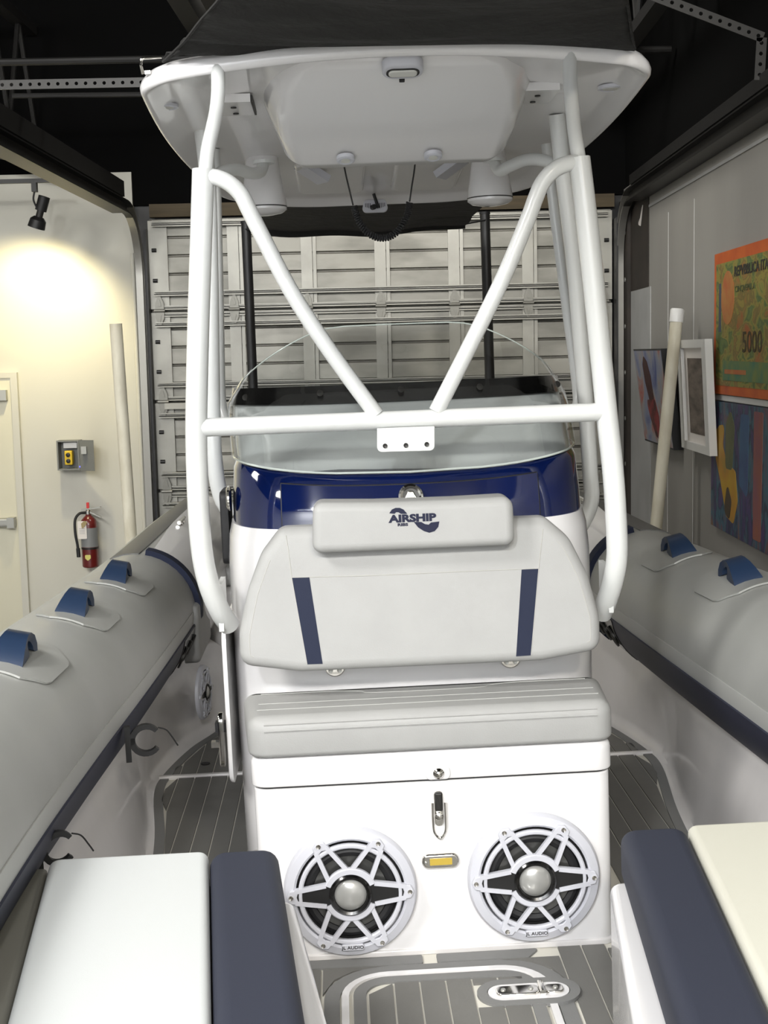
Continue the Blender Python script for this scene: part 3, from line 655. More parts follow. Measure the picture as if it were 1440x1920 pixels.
def border(out, w0, w1, m, name, par, z0, z1):
    A, Bq = inset(out, w0), inset(out, w1); n = len(A)
    V = [Vector((a, b, z0)) for a, b in A] + [Vector((a, b, z1)) for a, b in A] + [Vector((a, b, z1)) for a, b in Bq] + [Vector((a, b, z0)) for a, b in Bq]
    Fc = []
    for j in range(n):
        k = (j + 1) % n
        for q in range(3): Fc.append((q * n + j, q * n + k, (q + 1) * n + k, (q + 1) * n + j))
    return mk(name, V, Fc, m, par, 0)
ho = rpoly([(hx0, 1.9), (hx1, 1.9), (hx1, hy1), (hx0, hy1)], [.01, .01, .085, .085], 8)
border(ho, .004, .032, EVAB, 'hatch_border', hatch, DK_Z + .006, DK_Z + .011)
x = hx0 + .038
while x < hx1 - .05:
    xb = min(x + .0535, hx1 - .037)
    t = 0
    if x < hx0 + .09: ya_, yb_ = hy1 - .085, hy1 - .040
    elif xb > hx1 - .09: ya_, yb_ = hy1 - .045, hy1 - .115
    else: ya_, yb_ = hy1 - .037, hy1 - .037
    if xb > .075:
        dslab([(x, 1.92), (xb, 1.92), (xb, 2.69), (x, 2.69)], EVA, 'deck_plank', hatch, .005, DK_Z + .006)
        if xb < .19: dslab([(x, 2.80), (xb, 2.80), (xb, hy1 - .04), (x, hy1 - .038)], EVA, 'deck_plank', hatch, .005, DK_Z + .006)
    else: dslab([(x, 1.92), (xb, 1.92), (xb, yb_), (x, ya_)], EVA, 'deck_plank', hatch, .005, DK_Z + .006)
    x += .058
border(inset(ho, -.060), 0, .034, EVAB, 'deck_border', deck, DK_Z, DK_Z + .005)
for sx in (-1, 1):
    o = [(hx1 + .064, 2.924), (.12, 2.924), (.20, 2.905), (.243, 2.868), (hx1 + .064, 2.80)] if sx > 0 else [(hx0 - .064, 2.80), (-.25, 2.868), (-.207, 2.905), (-.127, 2.924), (hx0 - .064, 2.924)]
    ar = sum(o[i - 1][0] * o[i][1] - o[i][0] * o[i - 1][1] for i in range(len(o)))
    dslab(o if ar > 0 else o[::-1], EVA, 'deck_plank')
# oval recess with steel hinge straddling hatch and deck
ov = rrect(.085, .262, 2.715, 2.785, .034, 8)
border(inset(ov, -.024), 0, .022, EVAB, 'hinge_surround', hatch, DK_Z + .004, DK_Z + .012)
dslab(ov, GEL, 'hinge_recess', hatch, .010, DK_Z + .002)
hg = G().slab(rrect(.102, .196, 2.730, 2.770, .014, 5), DK_Z + .012, DK_Z + .017, FT, .003).mk('hatch_hinge', CHROME, hatch)
G().slab(rrect(.208, .250, 2.732, 2.768, .012, 5), DK_Z + .012, DK_Z + .017, FT, .003).mk('hinge_leaf', CHROME, hatch)
G().tube([(.202, 2.725, DK_Z + .018), (.202, 2.775, DK_Z + .018)], .007, 10).mk('hinge_pin', CHROME, hatch)
for hx in (.118, .178, .232): G().lathe([(.006, DK_Z + .017), (.005, DK_Z + .0195), (.002, DK_Z + .020)], FT, 10, c=(hx, 2.75)).mk('screw', ALU, hatch)
for x0_, x1_, yt in ((.274, .326, 2.972), (.331, .383, 2.972), (.388, .43, 2.95)): dslab([(x0_, 2.0), (x1_, 2.0), (x1_, yt), (x0_, yt)], EVA, 'deck_plank')
for x0_, x1_, yt in ((-.332, -.281, 2.924), (-.388, -.337, 2.924)): dslab([(x0_, 2.0), (x1_, 2.0), (x1_, yt), (x0_, yt)], EVA, 'deck_plank')
# grab handles on the tubes
def handle(s, y):
    c = tcen(y); ang = math.radians(77); n = Vector((-s * math.cos(ang), 0, math.sin(ang))); t = Vector((0, 1, 0)); sd = t.cross(n)
    o = Vector((s * c.x, y, c.z)) + n * (TR + .001)
    fr = lambda a, b, h: o + t * a + n * b + sd * h
    outer = [(-.125, -.006), (-.116, .012), (-.086, .040), (-.052, .062), (-.014, .074), (.030, .073), (.068, .058), (.092, .028), (.102, -.006)]
    inner = [(-.012, .010), (-.012, .020), (-.008, .030), (.004, .040), (.020, .046), (.038, .045), (.054, .037), (.062, .024), (.064, .010)]
    outer = [(a * .80, b * .76) for a, b in outer]; inner = [(a * .80, b * .74) for a, b in inner]
    wds = [1.25 * q for q in [.034, .033, .029, .025, .022, .022, .024, .028, .031]]
    V = []; m = len(outer)
    for sg in (-1, 1):
        V += [fr(a, b, sg * wds[i]) for i, (a, b) in enumerate(outer)] + [fr(a, b, sg * (wds[i] - .002) * .92) for i, (a, b) in enumerate(inner)]
    Fc = []; q = 2 * m
    for i in range(m - 1):
        Fc += [(i, i + 1, m + i + 1, m + i), (q + i + 1, q + i, q + m + i, q + m + i + 1), (i + 1, i, q + i, q + i + 1), (m + i, m + i + 1, q + m + i + 1, q + m + i)]
    Fc += [(0, m, q + m, q), (m - 1, q + m - 1, q + 2 * m - 1, 2 * m - 1)]
    h = mk('grab_handle', V, Fc, NAVYR, hull, 50)
    h['label'] = 'navy blue moulded grab handle'
    # pointed reinforcing pad on the tube
    P = []
    for i in range(13):
        yy = y - .17 + .34 * i / 12; cc = tcen(yy); e = abs(i - 6) / 6; sp = 1.0 if e < .62 else 1 - (e - .62) / .38 * .55
        row = []
        for j in range(9):
            a = math.radians(74 + (j - 4) / 4 * 26 * sp)
            row.append(Vector((s * (cc.x - (TR + .0014) * math.cos(a)), yy, cc.z + (TR + .0014) * math.sin(a))))
        P.append(row)
    G().grid(P, .005 if s < 0 else -.005).mk('handle_pad', HYP, h)
for s, ys in ((-1, (3.1, 3.75, 4.4)), (1, (3.10, 3.75, 4.4))):
    for y in ys: handle(s, y)
# black clips for a boat hook on the left liner
def clip(p, sc, yaw):
    g = G(); pts = [(math.cos(a) * .05, math.sin(a) * .05) for a in [math.radians(40 + k * 280 / 18) for k in range(19)]]
    rings = []
    for k, (a, b) in enumerate(pts):
        th = .011 - .003 * abs(k - 9) / 9; d = Vector((a, b)).normalized()
        rings.append([Vector((a + d.x * u, v, b + d.y * u)) for u, v in ((-th, -.012), (th, -.012), (th, .012), (-th, .012))])
    g.loft(rings); g.box(-.075, -.055, -.014, .014, -.075, .055); g.box(-.062, -.04, -.012, .012, -.012, .012)
    g.tube(spl([(.045, 0, .042), (.075, -.004, .030), (.098, -.006, -.005), (.112, -.008, -.03)], 5), .003, 6)
    o = g.mk('hook_clip', BLACKP, hull); o.location = p; o.rotation_euler = (0, 0, yaw); o.scale = (sc,) * 3
    o['label'] = 'black C-shaped clip on the hull side'
clip(tuple(B(274, 1387, 3.40)), .72, .15); clip(tuple(B(110, 1590, 2.66)), .62, .4)
# dark gauge strip aft on the tubes
for s in (-1, 1):
    pn = tsector(s, 4.62, 5.05, -54, -10, .011, 6, 6).mk('dark_gloss_panel', BLACKS, hull)
    for k in range(3):
        y = 4.70 + k * .125; c = tcen(y); a = math.radians(-28); n = Vector((-s * math.cos(a), 0, math.sin(a))); u = Vector((0, 1, 0)); v = n.cross(u)
        o = Vector((s * c.x, y, c.z)) + n * (TR + .010)
        G().lathe([(.042, 0), (.042, .006), (.036, .008), (.034, .004), (.012, .004), (.010, .007)], lambda a_, b_, h: o + u * a_ + v * b_ + n * h, 20).mk('round_fitting', STEELM, pn)
# stern bench glimpsed past the console
bn = G().slab(rrect(-.80, .80, 5.75, 6.6, .06), DK_Z, 1.17, FT, .03).mk('stern_bench', GELW, hull)
G().slab(rrect(-.78, .78, 5.78, 6.55, .05), 1.17, 1.25, FT, .03, .02).mk('bench_cushion', VINYL, bn)
G().slab(rpoly([(-5.40, 1.02), (-4.95, 1.02), (-4.95, 1.24), (-5.40, 1.24)], .03), 0, .06, lambda a, b, h: Vector((-.80 + h, -a, b)), .02, 0).mk('side_bolster', VINYL, hull)
# bow lockers under the cushions
for s in (-1, 1):
    o = rpoly([(.315, 2.545), (.205, 1.75), (.10, .9), (.62, .9), (.70, 1.8), (.735, 2.55)][::1], [.03, 0, 0, 0, 0, .03])
    o = [(s * a, b) for a, b in o]
    if s > 0: o = o[::-1]
    ar = sum(o[i - 1][0] * o[i][1] - o[i][0] * o[i - 1][1] for i in range(len(o)))
    if ar < 0: o = o[::-1]
    G().slab(o, DK_Z, 1.085, FT, .015).mk('bow_locker', GEL, hull)
    oo = [(s * a, b) for a, b in [(.804, 2.58), (.704, 1.7), (.625, .9), (.72, .9), (.80, 1.7), (.85, 2.58)]]
    ar = sum(oo[i - 1][0] * oo[i][1] - oo[i][0] * oo[i - 1][1] for i in range(len(oo)))
    if ar < 0: oo = oo[::-1]
    G().slab(oo, 1.0, 1.165, FT, .012).mk('coaming_panel', OLIVE, hull)
# ---- bow cushions
def bow_cushion(s, m, label):
    r = root('bow_cushion', label, 'cushion', 'bow seat cushions')
    def orient(o):
        ar = sum(o[i - 1][0] * o[i][1] - o[i][0] * o[i - 1][1] for i in range(len(o)))
        return o if ar > 0 else o[::-1]
    def ptl(l): return orient([(s * a, b) for a, b in l])
    nav = rpoly(ptl([(.345, 2.585), (.272, 1.86), (.19, .95), (.33, .95), (.410, 1.86), (.482, 2.585)]), .034)
    G().slab(nav, 1.087, 1.182, FT, .028, .012, 5).mk('navy_panel', NAVYB, r, 50)
    wh = rpoly(ptl([(.484, 2.59), (.412, 1.86), (.332, .95), (.62, .95), (.70, 1.7), (.80, 2.59)]), .022)
    G().slab(wh, 1.087, 1.180, FT, .016, .012, 5).mk('main_panel', m, r, 50)
    G().tube([(s * .352, 2.555, 1.171), (s * .283, 1.86, 1.171), (s * .202, .97, 1.171)], .0025, 6).mk('piping', INK, r)
    return r
bow_cushion(-1, VINYLW, 'white and navy bow seat cushion in the lower left corner')
bow_cushion(1, VINYLWARM, 'warm-lit white and navy bow seat cushion in the lower right corner')
# ---- centre console
con = root('centre_console', 'white and navy centre console with seat locker and windscreen', 'console')
base = G().slab(rrect(-.418, .412, 2.985, 3.40, .035, 6), DK_Z + .001, 1.166, FT, .004).mk('seat_locker', GEL, con)
G().slab(rrect(-.412, .406, 2.991, 3.39, .033, 6), 1.166, 1.173, FT).mk('lid_gap', BLACKR, con)
lid = G().slab(rrect(-.423, .417, 2.978, 3.40, .04, 6), 1.172, 1.243, FT, .02, .004).mk('locker_lid', GEL, con)
# lower trim at the deck
G().slab(rrect(-.424, .418, 2.979, 3.38, .035, 6), DK_Z + .001, DK_Z + .014, FT, .004).mk('base_trim', GELW, con)
NTH = 41
def half(hw, yf, D, n=5.0, cx=-.008, bow=0.0):
    P = []
    for k in range(NTH):
        th = PI - PI * k / (NTH - 1); c, s_ = math.cos(th), math.sin(th)
        x = hw * math.copysign(abs(c) ** (2 / n), c); y = yf + D - D * abs(s_) ** (2 / n)
        P.append((cx + x, y + bow * (abs(x) / hw) ** 2))
    return P
YB = 4.30
def ringc(hw, yf, z, sag=0.0, n=5.5, yb=YB):
    P = half(hw, yf, .62, n, bow=.02)
    R = [Vector((x, y, z + sag * min(1, abs(x + .008) / hw) ** 2.5)) for x, y in P]
    return R + [Vector((R[-1].x, yb, R[-1].z)), Vector((R[0].x, yb, R[0].z))]
SECW = [(.482, 3.275, DK_Z + .001, 0), (.486, 3.272, 1.1, 0), (.488, 3.275, 1.45, 0), (.490, 3.287, 1.62, 0), (.486, 3.30, 1.69, 0), (.478, 3.312, 1.722, .004)]
G().loft([ringc(*q) for q in SECW]).mk('console_body', GEL, con)
SECN = [(.474, 3.314, 1.722, .004), (.473, 3.320, 1.76, .012), (.468, 3.345, 1.835, .034), (.462, 3.362, 1.848, .040)]
navy = G().loft([ringc(*q) for q in SECN]).mk('navy_cowl', NAVYG, con)
RA = (.458, 3.368, 1.849, .040); RBt = (.490, 3.700, 2.020, .006); RBb = RBt
SECG = [RA, (.468, 3.45, 1.890, .030), (.480, 3.57, 1.955, .016), (.488, 3.69, 2.014, .007), (.482, 3.72, 2.022, .006)]
grey = G().loft([ringc(*q) for q in SECG]).mk('grey_dash_cover', GREYG, con)
# navy hatch panel, set proud on the cowl
def cowl_y(x, z):
    for a, b in zip(SECN, SECN[1:]):
        za = a[2] + a[3] * min(1, abs(x + .008) / a[0]) ** 2.5; zb = b[2] + b[3] * min(1, abs(x + .008) / b[0]) ** 2.5
        if za - 1e-6 <= z <= zb + 1e-6:
            t = (z - za) / (zb - za); ys = []
            for q in (a, b):
                u = min(1, abs(x + .008) / q[0]); ys.append(q[1] + .62 - .62 * (1 - u ** 5.5) ** (1 / 5.5) + .02 * u * u)
            return ys[0] + (ys[1] - ys[0]) * t
    return 3.315
P = []
for i in range(25):
    x = -.335 + .65 * i / 24; row = []
    for j in range(7):
        zt = 1.827 + .034 * (abs(x + .008) / .47) ** 2.5 - .004; z = 1.726 + (zt - 1.726) * j / 6
        row.append(Vector((x, cowl_y(x, z) - .006, z)))
    P.append(row)
hp = G().grid(P, -.006).mk('cowl_hatch', NAVYG, con, 50)
edge = [r[0] for r in P][::24] and ([P[0][j] for j in range(7)] + [P[i][6] for i in range(1, 25)] + [P[24][j] for j in range(5, -1, -1)])
G().tube([q + Vector((0, .004, 0)) for q in edge], .0030, 6).mk('hatch_gap', BLACKR, hp)
lt = B(770, 930, 3.322)
fl = FF(lt.y - .004, lt.z, .25); cc = (lt.x, lt.z)
la = G().ringl([(.031, 0), (.031, .004), (.026, .008), (.021, .006), (.021, 0)], fl, 28, c=cc).mk('slam_latch', CHROME, hp)
G().lathe([(.022, 0), (.022, .003), (.008, .002)], fl, 20, c=cc).mk('latch_dish', STEELM, la)
G().slab(rpoly([(cc[0] - .012, cc[1] - .016), (cc[0] + .012, cc[1] - .016), (cc[0] + .016, cc[1] - .004), (cc[0] + .006, cc[1] + .014), (cc[0] - .006, cc[1] + .014), (cc[0] - .016, cc[1] - .004)], .004), .002, .008, fl, .003).mk('latch_pull', CHROME, la)
# black strip and windscreen
def arc(sec, off=0.0, dz=0.0):
    hw, yf, z, sag = sec; P = half(hw + off, yf - off, .62 + off, 5.5, bow=.02)
    return [Vector((x, y, z + dz + sag * min(1, abs(x + .008) / hw) ** 2.5)) for x, y in P]
k0, k1 = 3, NTH - 3
A1, A2 = arc((.493, 3.706, 2.018, .004), .0), arc((.488, 3.752, 2.066, .002), .0)
bandP = [[A1[k], A2[k]] for k in range(k0, k1)]
wsr = None
GA, GB = arc(RA, .010, .004), arc((.500, 3.688, 2.020, .004))
GP = []
top_h = []
for k in range(NTH):
    x = GB[k].x; yy = GB[k].y
    u = abs(x + .008) / .5
    fall = max(0, min(1, (yy - 3.70) / .45))
    hgt = .215 * (1 - max(0, (u - .25) / .75) ** 2.6 * .45) * (1 - fall ** .8 * .95)
    top_h.append(max(hgt, .006))
for k in range(2, NTH - 2):
    col = []
    for j in range(5): col.append(GA[k].lerp(GB[k], j / 4) + Vector((0, -.012 * math.sin(PI * j / 4), .006 * math.sin(PI * j / 4))))
    for j in range(1, 7):
        f = j / 6; hh = top_h[k] * f; cin = Vector((-.008 - GB[k].x, 4.2 - GB[k].y, 0)).normalized()
        p = GB[k] + Vector((0, 0, hh)) + cin * hh * .65
        col.append(p)
    GP.append(col)
ws = G().grid(GP, .005).mk('windscreen', GLASS, con, 60); ws['label'] = 'clear curved acrylic windscreen'
G().tube([c[-1] for c in GP], .0022, 6).mk('windscreen_edge', GLASSEDGE, ws)
G().tube([c[0] for c in GP], .003, 6).mk('windscreen_edge', GLASSEDGE, ws)
G().grid(bandP, .006).mk('black_mounting_strip', BLACKS, ws)
for px, py in ((460, 745), (600, 737), (752, 730), (900, 725), (1045, 720)):
    p = B(px, py, 3.728); best = min(range(NTH), key=lambda k: abs(A1[k].x - p.x)); yy = A1[best].y + .012
    p = B(px, py, yy)
    G().lathe([(.009, 0), (.009, .003), (.004, .005)], FF(p.y + .002, p.z, .9), 14, c=(p.x, p.z)).mk('screw_cap', STEELM, ws)
# side plates and door edge on the console's left side
G().slab(rpoly([(-4.10, 1.06), (-3.34, 1.06), (-3.34, 1.48), (-4.10, 1.48)], .05), 0, .012, lambda a, b, h: Vector((-.494 - h, -a, b)), .008).mk('side_door', GEL, con)
sl = G().slab(rpoly([(-3.36, 1.12), (-3.31, 1.12), (-3.31, 1.26), (-3.36, 1.26)], .02), 0, .012, lambda a, b, h: Vector((-.512 - h, -a, b)), .004).mk('side_latch', CHROME, con)
G().box(-.545, -.512, 3.33, 3.35, 1.17, 1.185).mk('side_latch_bolt', CHROME, con)
G().box(-.540, -.494, 3.40, 3.43, 1.19, 1.215).mk('side_latch_strap', BLACKR, con)
for x_, sg in ((-.418, -1), (.412, 1)):
    o = G().slab(rrect(-3.16, -3.11, .90, .97, .014), 0, .008, (lambda a, b, h: Vector((x_ - h, -a, b))) if sg < 0 else (lambda a, b, h: Vector((x_ + h, -a, b))), 0)
    if sg > 0: o.F = [tuple(reversed(f)) for f in o.F]
    o.mk('hinge_plate', CHROME, con)
    G().tube([(x_ + sg * .010, 3.135, .905), (x_ + sg * .010, 3.135, .965)], .009, 10).mk('hinge_knuckle', CHROME, con)
G().slab(rpoly([(-3.75, 1.60), (-3.60, 1.60), (-3.60, 1.80), (-3.75, 1.80)], .02), 0, .022, lambda a, b, h: Vector((-.492 - h, -a, b)), .006).mk('black_side_pouch', BLACKR, con)
p = B(414, 930, 3.46)
vt = G().lathe([(.034, 0), (.034, .005), (.026, .009), (.022, .006)], FL(-.478), 20, c=(-3.52, 1.79)).mk('side_vent', CHROME, con)
# lid latch
boss = G().slab(rpoly([(-.022, 1.172), (.040, 1.172), (.036, 1.200), (.009, 1.216), (-.018, 1.200)], .012), 0, .006, FF(2.979), .004).mk('lid_boss', GEL, con)
kp = G().lathe([(.013, 0), (.013, .004), (.009, .008), (.004, .011)], FF(2.973), 18, c=(.010, 1.188)).mk('latch_keeper', CHROME, boss)
dl = G().slab(rrect(-.003, .019, 1.060, 1.143, .009), 0, .006, FF(2.985), .003).mk('draw_latch', CHROME, con)
G().slab(rrect(-.001, .017, 1.098, 1.142, .004), .006, .016, FF(2.985), .004).mk('latch_lever', STEELM, dl)
G().lathe([(.010, 0), (.010, .014), (.005, .017)], FF(2.985), 16, c=(.008, 1.085)).mk('latch_boss', CHROME, dl)
lp = [(-.007, 1.118), (-.007, 1.07), (-.004, 1.046), (.008, 1.033), (.020, 1.046), (.023, 1.07), (.023, 1.118)]
G().tube(spl([(a, 2.974, b) for a, b in lp], 5), .0028, 8).mk('latch_loop', CHROME, dl)
# courtesy light
cl = G().slab(rrect(-.037, .052, .958, .994, .017, 6), 0, .010, FF(2.985), .006).mk('courtesy_light', CHROME, con)
G().slab(rrect(-.018, .034, .968, .984, .001, 2), .009, .0115, FF(2.985)).mk('amber_window', AMBER, cl)
G().lathe([(.003, .009), (.003, .012), (.001, .013)], FF(2.985), 8, c=(-.027, .975)).mk('screw', ALU, cl)
# ---- speakers
def speaker(name, label, group=None):
    r = root(name, label, 'speaker', group); f = FF(0)
    G().lathe([(.126, .001), (.126, .004), (.02, .004)], f, 40).mk('basket', BLACKP, r)
    G().ringl([(.155, .0005), (.155, .012), (.150, .020), (.132, .026), (.127, .022), (.126, .002)], f, 64).mk('bezel', SPKW, r)
    G().ringl([(.084, .006), (.088, .013), (.097, .016), (.106, .012), (.110, .005)], f, 48).mk('surround', BLACKR, r)
    cn = G().lathe([(.088, .008), (.086, .012), (.035, .005), (.034, .004)], f, 40).mk('cone', CONE, r)
    gr = G().ringl([(.121, .020), (.121, .028), (.118, .031), (.113, .031), (.110, .028), (.110, .020)], f, 64).mk('grille_rim', SPKW, r)
    for c0 in (PI / 2, -PI / 2):
        rg = []
        for k in range(17):
            a = c0 + (k / 8 - 1) * math.radians(66)
            rg.append([f(r_ * math.cos(a), r_ * math.sin(a), h_) for r_, h_ in ((.049, .022), (.064, .022), (.064, .031), (.061, .034), (.050, .034))])
        G().loft(rg).mk('hub_ring', SPKW, gr)
    G().ringl([(.0495, .022), (.049, .035), (.045, .039), (.039, .036), (.036, .022)], f, 40).mk('inner_ring', BLACKS, gr)
    G().lathe([(.037, .020), (.037, .030), (.030, .037), (.018, .041), (.004, .0425)], f, 32).mk('dust_cap', DOME, gr)
    for k in range(6):
        th = k * PI / 3; c, s = math.cos(th), math.sin(th)
        R = lambda a, b: (a * c - b * s, a * s + b * c)
        for sg in (-1, 1):
            g = G(); g.prism(R(.056, sg * .0245), R(.128, sg * .0135), .0105, .021, .032, f); g.mk('grille_bar', SPKW, gr)
        tab = G().slab(rpoly([R(.118, -.019), R(.140, -.015), R(.147, 0), R(.140, .015), R(.118, .019), R(.124, 0)], .004, 3), .020, .0315, f, .002).mk('screw_tab', SPKW, gr)
        G().lathe([(.0055, .031), (.0055, .0335), (.0025, .0325)], f, 12, c=R(.1375, 0)).mk('screw', CHROME, gr)
        if k in (0, 3):
            G().slab([R(.044, -.024), R(.09, -.0175), R(.124, -.012), R(.130, 0), R(.124, .012), R(.09, .0175), R(.044, .024)], .022, .0295, f).mk('black_spoke', BLACKP, gr)
    bd = G().slab(rrect(-.026, .026, -.134, -.119, .005), .022, .0335, f, .002).mk('badge', SPKW, gr)
    text('lettering', 'JL AUDIO', .0105, f, DARKTXT, bd, xs=1.15, h0=.0334, h1=.0342, c=(0, -.1265), bold=.0002)
    return r
sp1 = speaker('marine_speaker', 'white spoked speaker on the locker front, the left one', 'speakers on the seat locker')
sp2 = clone(sp1); tag(sp2, 'white spoked speaker on the locker front, the right one', 'speaker', 'speakers on the seat locker')
sp3 = clone(sp1); tag(sp3, 'white speaker seen edge-on left of the console below the tube', 'speaker'); del sp3['group']
# ---- seat cushion
seat = root('seat_cushion', 'grey vinyl seat cushion with channel seams on the locker lid', 'cushion')
so = rpoly([(-.422, 2.968), (.416, 2.968), (.444, 3.268), (-.452, 3.268)], [.045, .045, .02, .02], 6)
SZ0, SZ1 = 1.244, 1.338
def seatfr(a, b, h): return Vector((a, b, h - .012 * max(0, (b - 3.0) / .27) * (h - SZ0) / (SZ1 - SZ0)))
G().slab(so, SZ0, SZ1, seatfr, .032, .012, 6).mk('pad', VINYL, seat, 60)
def seam(pts, name='seam', m=None, r=.0018): G().tube(pts, r, 6).mk(name, m or HYP2, seat)
zt = lambda y: SZ1 - .012 * max(0, (y - 3.0) / .27) + .0002
for yk, kink in ((3.19, .035), (3.12, 0), (3.055, 0)):
    xs = [-.405, -.30, -.22, -.16, -.12, .12, .16, .22, .30, .40]
    seam(spl([(x, yk + (0 if not kink else (kink if abs(x) > .2 else (kink * .6 if abs(x) > .14 else 0))), zt(yk)) for x in xs], 4), r=.0013)
fy = 2.968 + .002
for zz, rr in ((1.322, .0025), (1.308, .0025)):
    yy = 2.968 + (0.0045 if zz > 1.31 else 0.0)
    seam([(-.385, yy + .0, zz), (-.2, yy, zz), (.2, yy, zz), (.38, yy, zz)], 'front_seam', VINYL, rr)
# ---- backrest
bk = root('bolster_cushion', 'grey folding bolster cushion with two navy stripes on the console front', 'cushion')
y_b, y_t = 3.195, 3.262
kb = (y_t - y_b) / (1.745 - 1.40)
fb = FF(3.262, 1.745, kb)
bo = [(-.446, 1.425), (-.30, 1.402), (0, 1.401), (.28, 1.400), (.425, 1.420), (.428, 1.50), (.405, 1.60), (.365, 1.69), (.308, 1.742), (-.335, 1.745), (-.385, 1.685), (-.420, 1.60), (-.445, 1.50)]
bo = rpoly(bo, [.034, .05, .3, .05, .034, .1, .15, .1, .035, .035, .1, .15, .1], 4)
G().slab(bo, 0.004, .07, fb, .026, .01, 6).mk('pad', VINYL, bk, 60)
hb_ = .0695
def fpt(px, py): p = B(px, py, 3.18); q = B(px, py, 3.262 + (p.z - 1.745) * kb - .07); return (q.x, q.z)
for quad in (((547, 1083), (580, 1082), (605, 1245), (576, 1246)), ((978, 1068), (1010, 1066), (996, 1229), (968, 1231))):
    o = [fpt(*q) for q in quad][::-1]
    G().slab(o, hb_ - .004, hb_ + .0012, fb).mk('navy_stripe', NAVYV, bk)
def bseam(pts, r=.0014, m=None): G().tube(spl([fb(*fpt(*p), hb_ + .0003) for p in pts], 5), r, 6).mk('seam', m or HYPD, bk)
SEAM = mat('seam_thread', (.40, .395, .37), .7)  # stitching a little lighter than the vinyl
bseam([(547, 1083), (700, 1079), (860, 1072), (1010, 1066)], .0013, SEAM)
bseam([(536, 1004), (541, 1035), (547, 1083)], .0013, SEAM); bseam([(1018, 992), (1014, 1030), (1010, 1066)], .0013, SEAM)
bseam([(576, 1246), (547, 1083)], .0012, SEAM); bseam([(996, 1229), (1010, 1066)], .0012, SEAM)
bi = inset(bo, .026)
rs = sorted([p for p in bi if p[0] > .275 and p[1] < 1.70 or p[0] > .36], key=lambda p: p[1]); ls = sorted([p for p in bi if p[0] < -.36], key=lambda p: p[1])
for q in (rs, ls): G().tube([fb(a, b, hb_) for a, b in q if b > 1.43], .0012, 6).mk('edge_seam', SEAM, bk)
for px, py in ((628, 1250), (957, 1234)):
    p = B(px, py, 3.262); f = FF(3.268)
    pts = [(p.x + .026 * math.cos(a), p.z + .026 * math.sin(a)) for a in [PI + k * PI / 12 for k in range(13)]] + [(p.x + .026, p.z + .015), (p.x - .026, p.z + .015)]
    hn = G().slab(pts, 0, .008, f, .003).mk('hinge', CHROME, bk)
    for dx in (-.011, .011): G().lathe([(.006, .007), (.006, .010), (.003, .009)], f, 12, c=(p.x + dx, p.z - .009)).mk('screw', ALU, hn)
# ---- headrest bolster with the printed emblem
hr = root('headrest_bolster', 'grey vinyl head bolster printed with a navy emblem above the backrest', 'headrest')
fh = FF(3.216, 1.73, .12)
p0, p1, p2, p3 = B(585, 1040, 3.12), B(968, 1024, 3.12), B(962, 932, 3.13), B(588, 944, 3.13)
hout = rpoly([(p0.x, p0.z), (p1.x, p1.z), (p2.x + .002, p2.z), ((p2.x * .7 + p3.x * .3), p2.z - .002), ((p2.x * .3 + p3.x * .7), p3.z - .006), (p3.x - .002, p3.z)], [.024, .024, .026, .05, .05, .024], 5)
G().slab(hout, -.02, .085, fh, .020, .012, 6).mk('pad', VINYL, hr, 60)
hi = inset(hout, .012)
for q in ([p for p in hi if p[0] > p1.x - .016], [p for p in hi if p[0] < p0.x + .016]):
    G().tube([fh(a, b, .078) for a, b in sorted(q, key=lambda p: p[1])], .0013, 6).mk('edge_seam', VINYLW, hr)
HS = .0851
def lpt(px, py): p = B(px, py, 3.13); return (p.x, p.z)
lg = lpt(773, 972)
em = text('emblem_lettering', 'AIRSHIP', .0235, fh, INK, hr, xs=1.35, bold=.0013, h0=HS - .002, h1=HS + .0006, c=(lg[0] + .001, lg[1] - .0005))
text('emblem_lettering', 'RIBS', .0088, fh, INK, hr, xs=1.5, bold=.0005, h0=HS - .002, h1=HS + .0006, c=(lg[0] - .023, lg[1] - .0145))
up = [(730, 963), (735, 956), (742, 953), (750, 953), (757, 956), (764, 964), (752, 964), (747, 961), (743, 961), (740, 964)]
lo = [(776, 979), (790, 979), (797, 983), (804, 984), (808, 980), (824, 978), (822, 988), (815, 996), (805, 999), (795, 996), (784, 989)]
for nm, q in (('emblem_swoosh', up), ('emblem_swoosh', lo)):
    o = [lpt(*t) for t in q]
    ar = sum(o[i - 1][0] * o[i][1] - o[i][0] * o[i - 1][1] for i in range(len(o)))
    G().slab(o if ar > 0 else o[::-1], HS - .002, HS + .0006, fh).mk(nm, INK, hr)
# ---- tubular frame of the T-top
fm = root('t_top_frame', 'white tubular frame with crossbar and V braces carrying the hardtop', 'frame')
def pxpath(pts, n=6): return spl([B(a, b, y) for a, b, y in pts], n)
G().tube(pxpath([(381, 318, 3.262), (376, 480, 3.255), (371, 640, 3.25), (368, 800, 3.25), (370, 900, 3.25), (374, 985, 3.25), (381, 1050, 3.255), (393, 1100, 3.265), (412, 1145, 3.29), (430, 1172, 3.33)]), .0265, 18).mk('front_leg', FRAME, fm)
G().tube(pxpath([(1086, 296, 3.262), (1101, 420, 3.255), (1116, 560, 3.25), (1137, 770, 3.25), (1149, 880, 3.25), (1155, 970, 3.25), (1157, 1040, 3.255), (1150, 1085, 3.27), (1138, 1125, 3.30), (1128, 1150, 3.34)]), .0265, 18).mk('front_leg', FRAME, fm)
G().tube(pxpath([(408, 122, 3.40), (409, 165, 3.38), (406, 205, 3.35), (399, 240, 3.31), (390, 280, 3.275), (385, 325, 3.262)]), .0175, 14).mk('upper_leg', FRAME, fm)
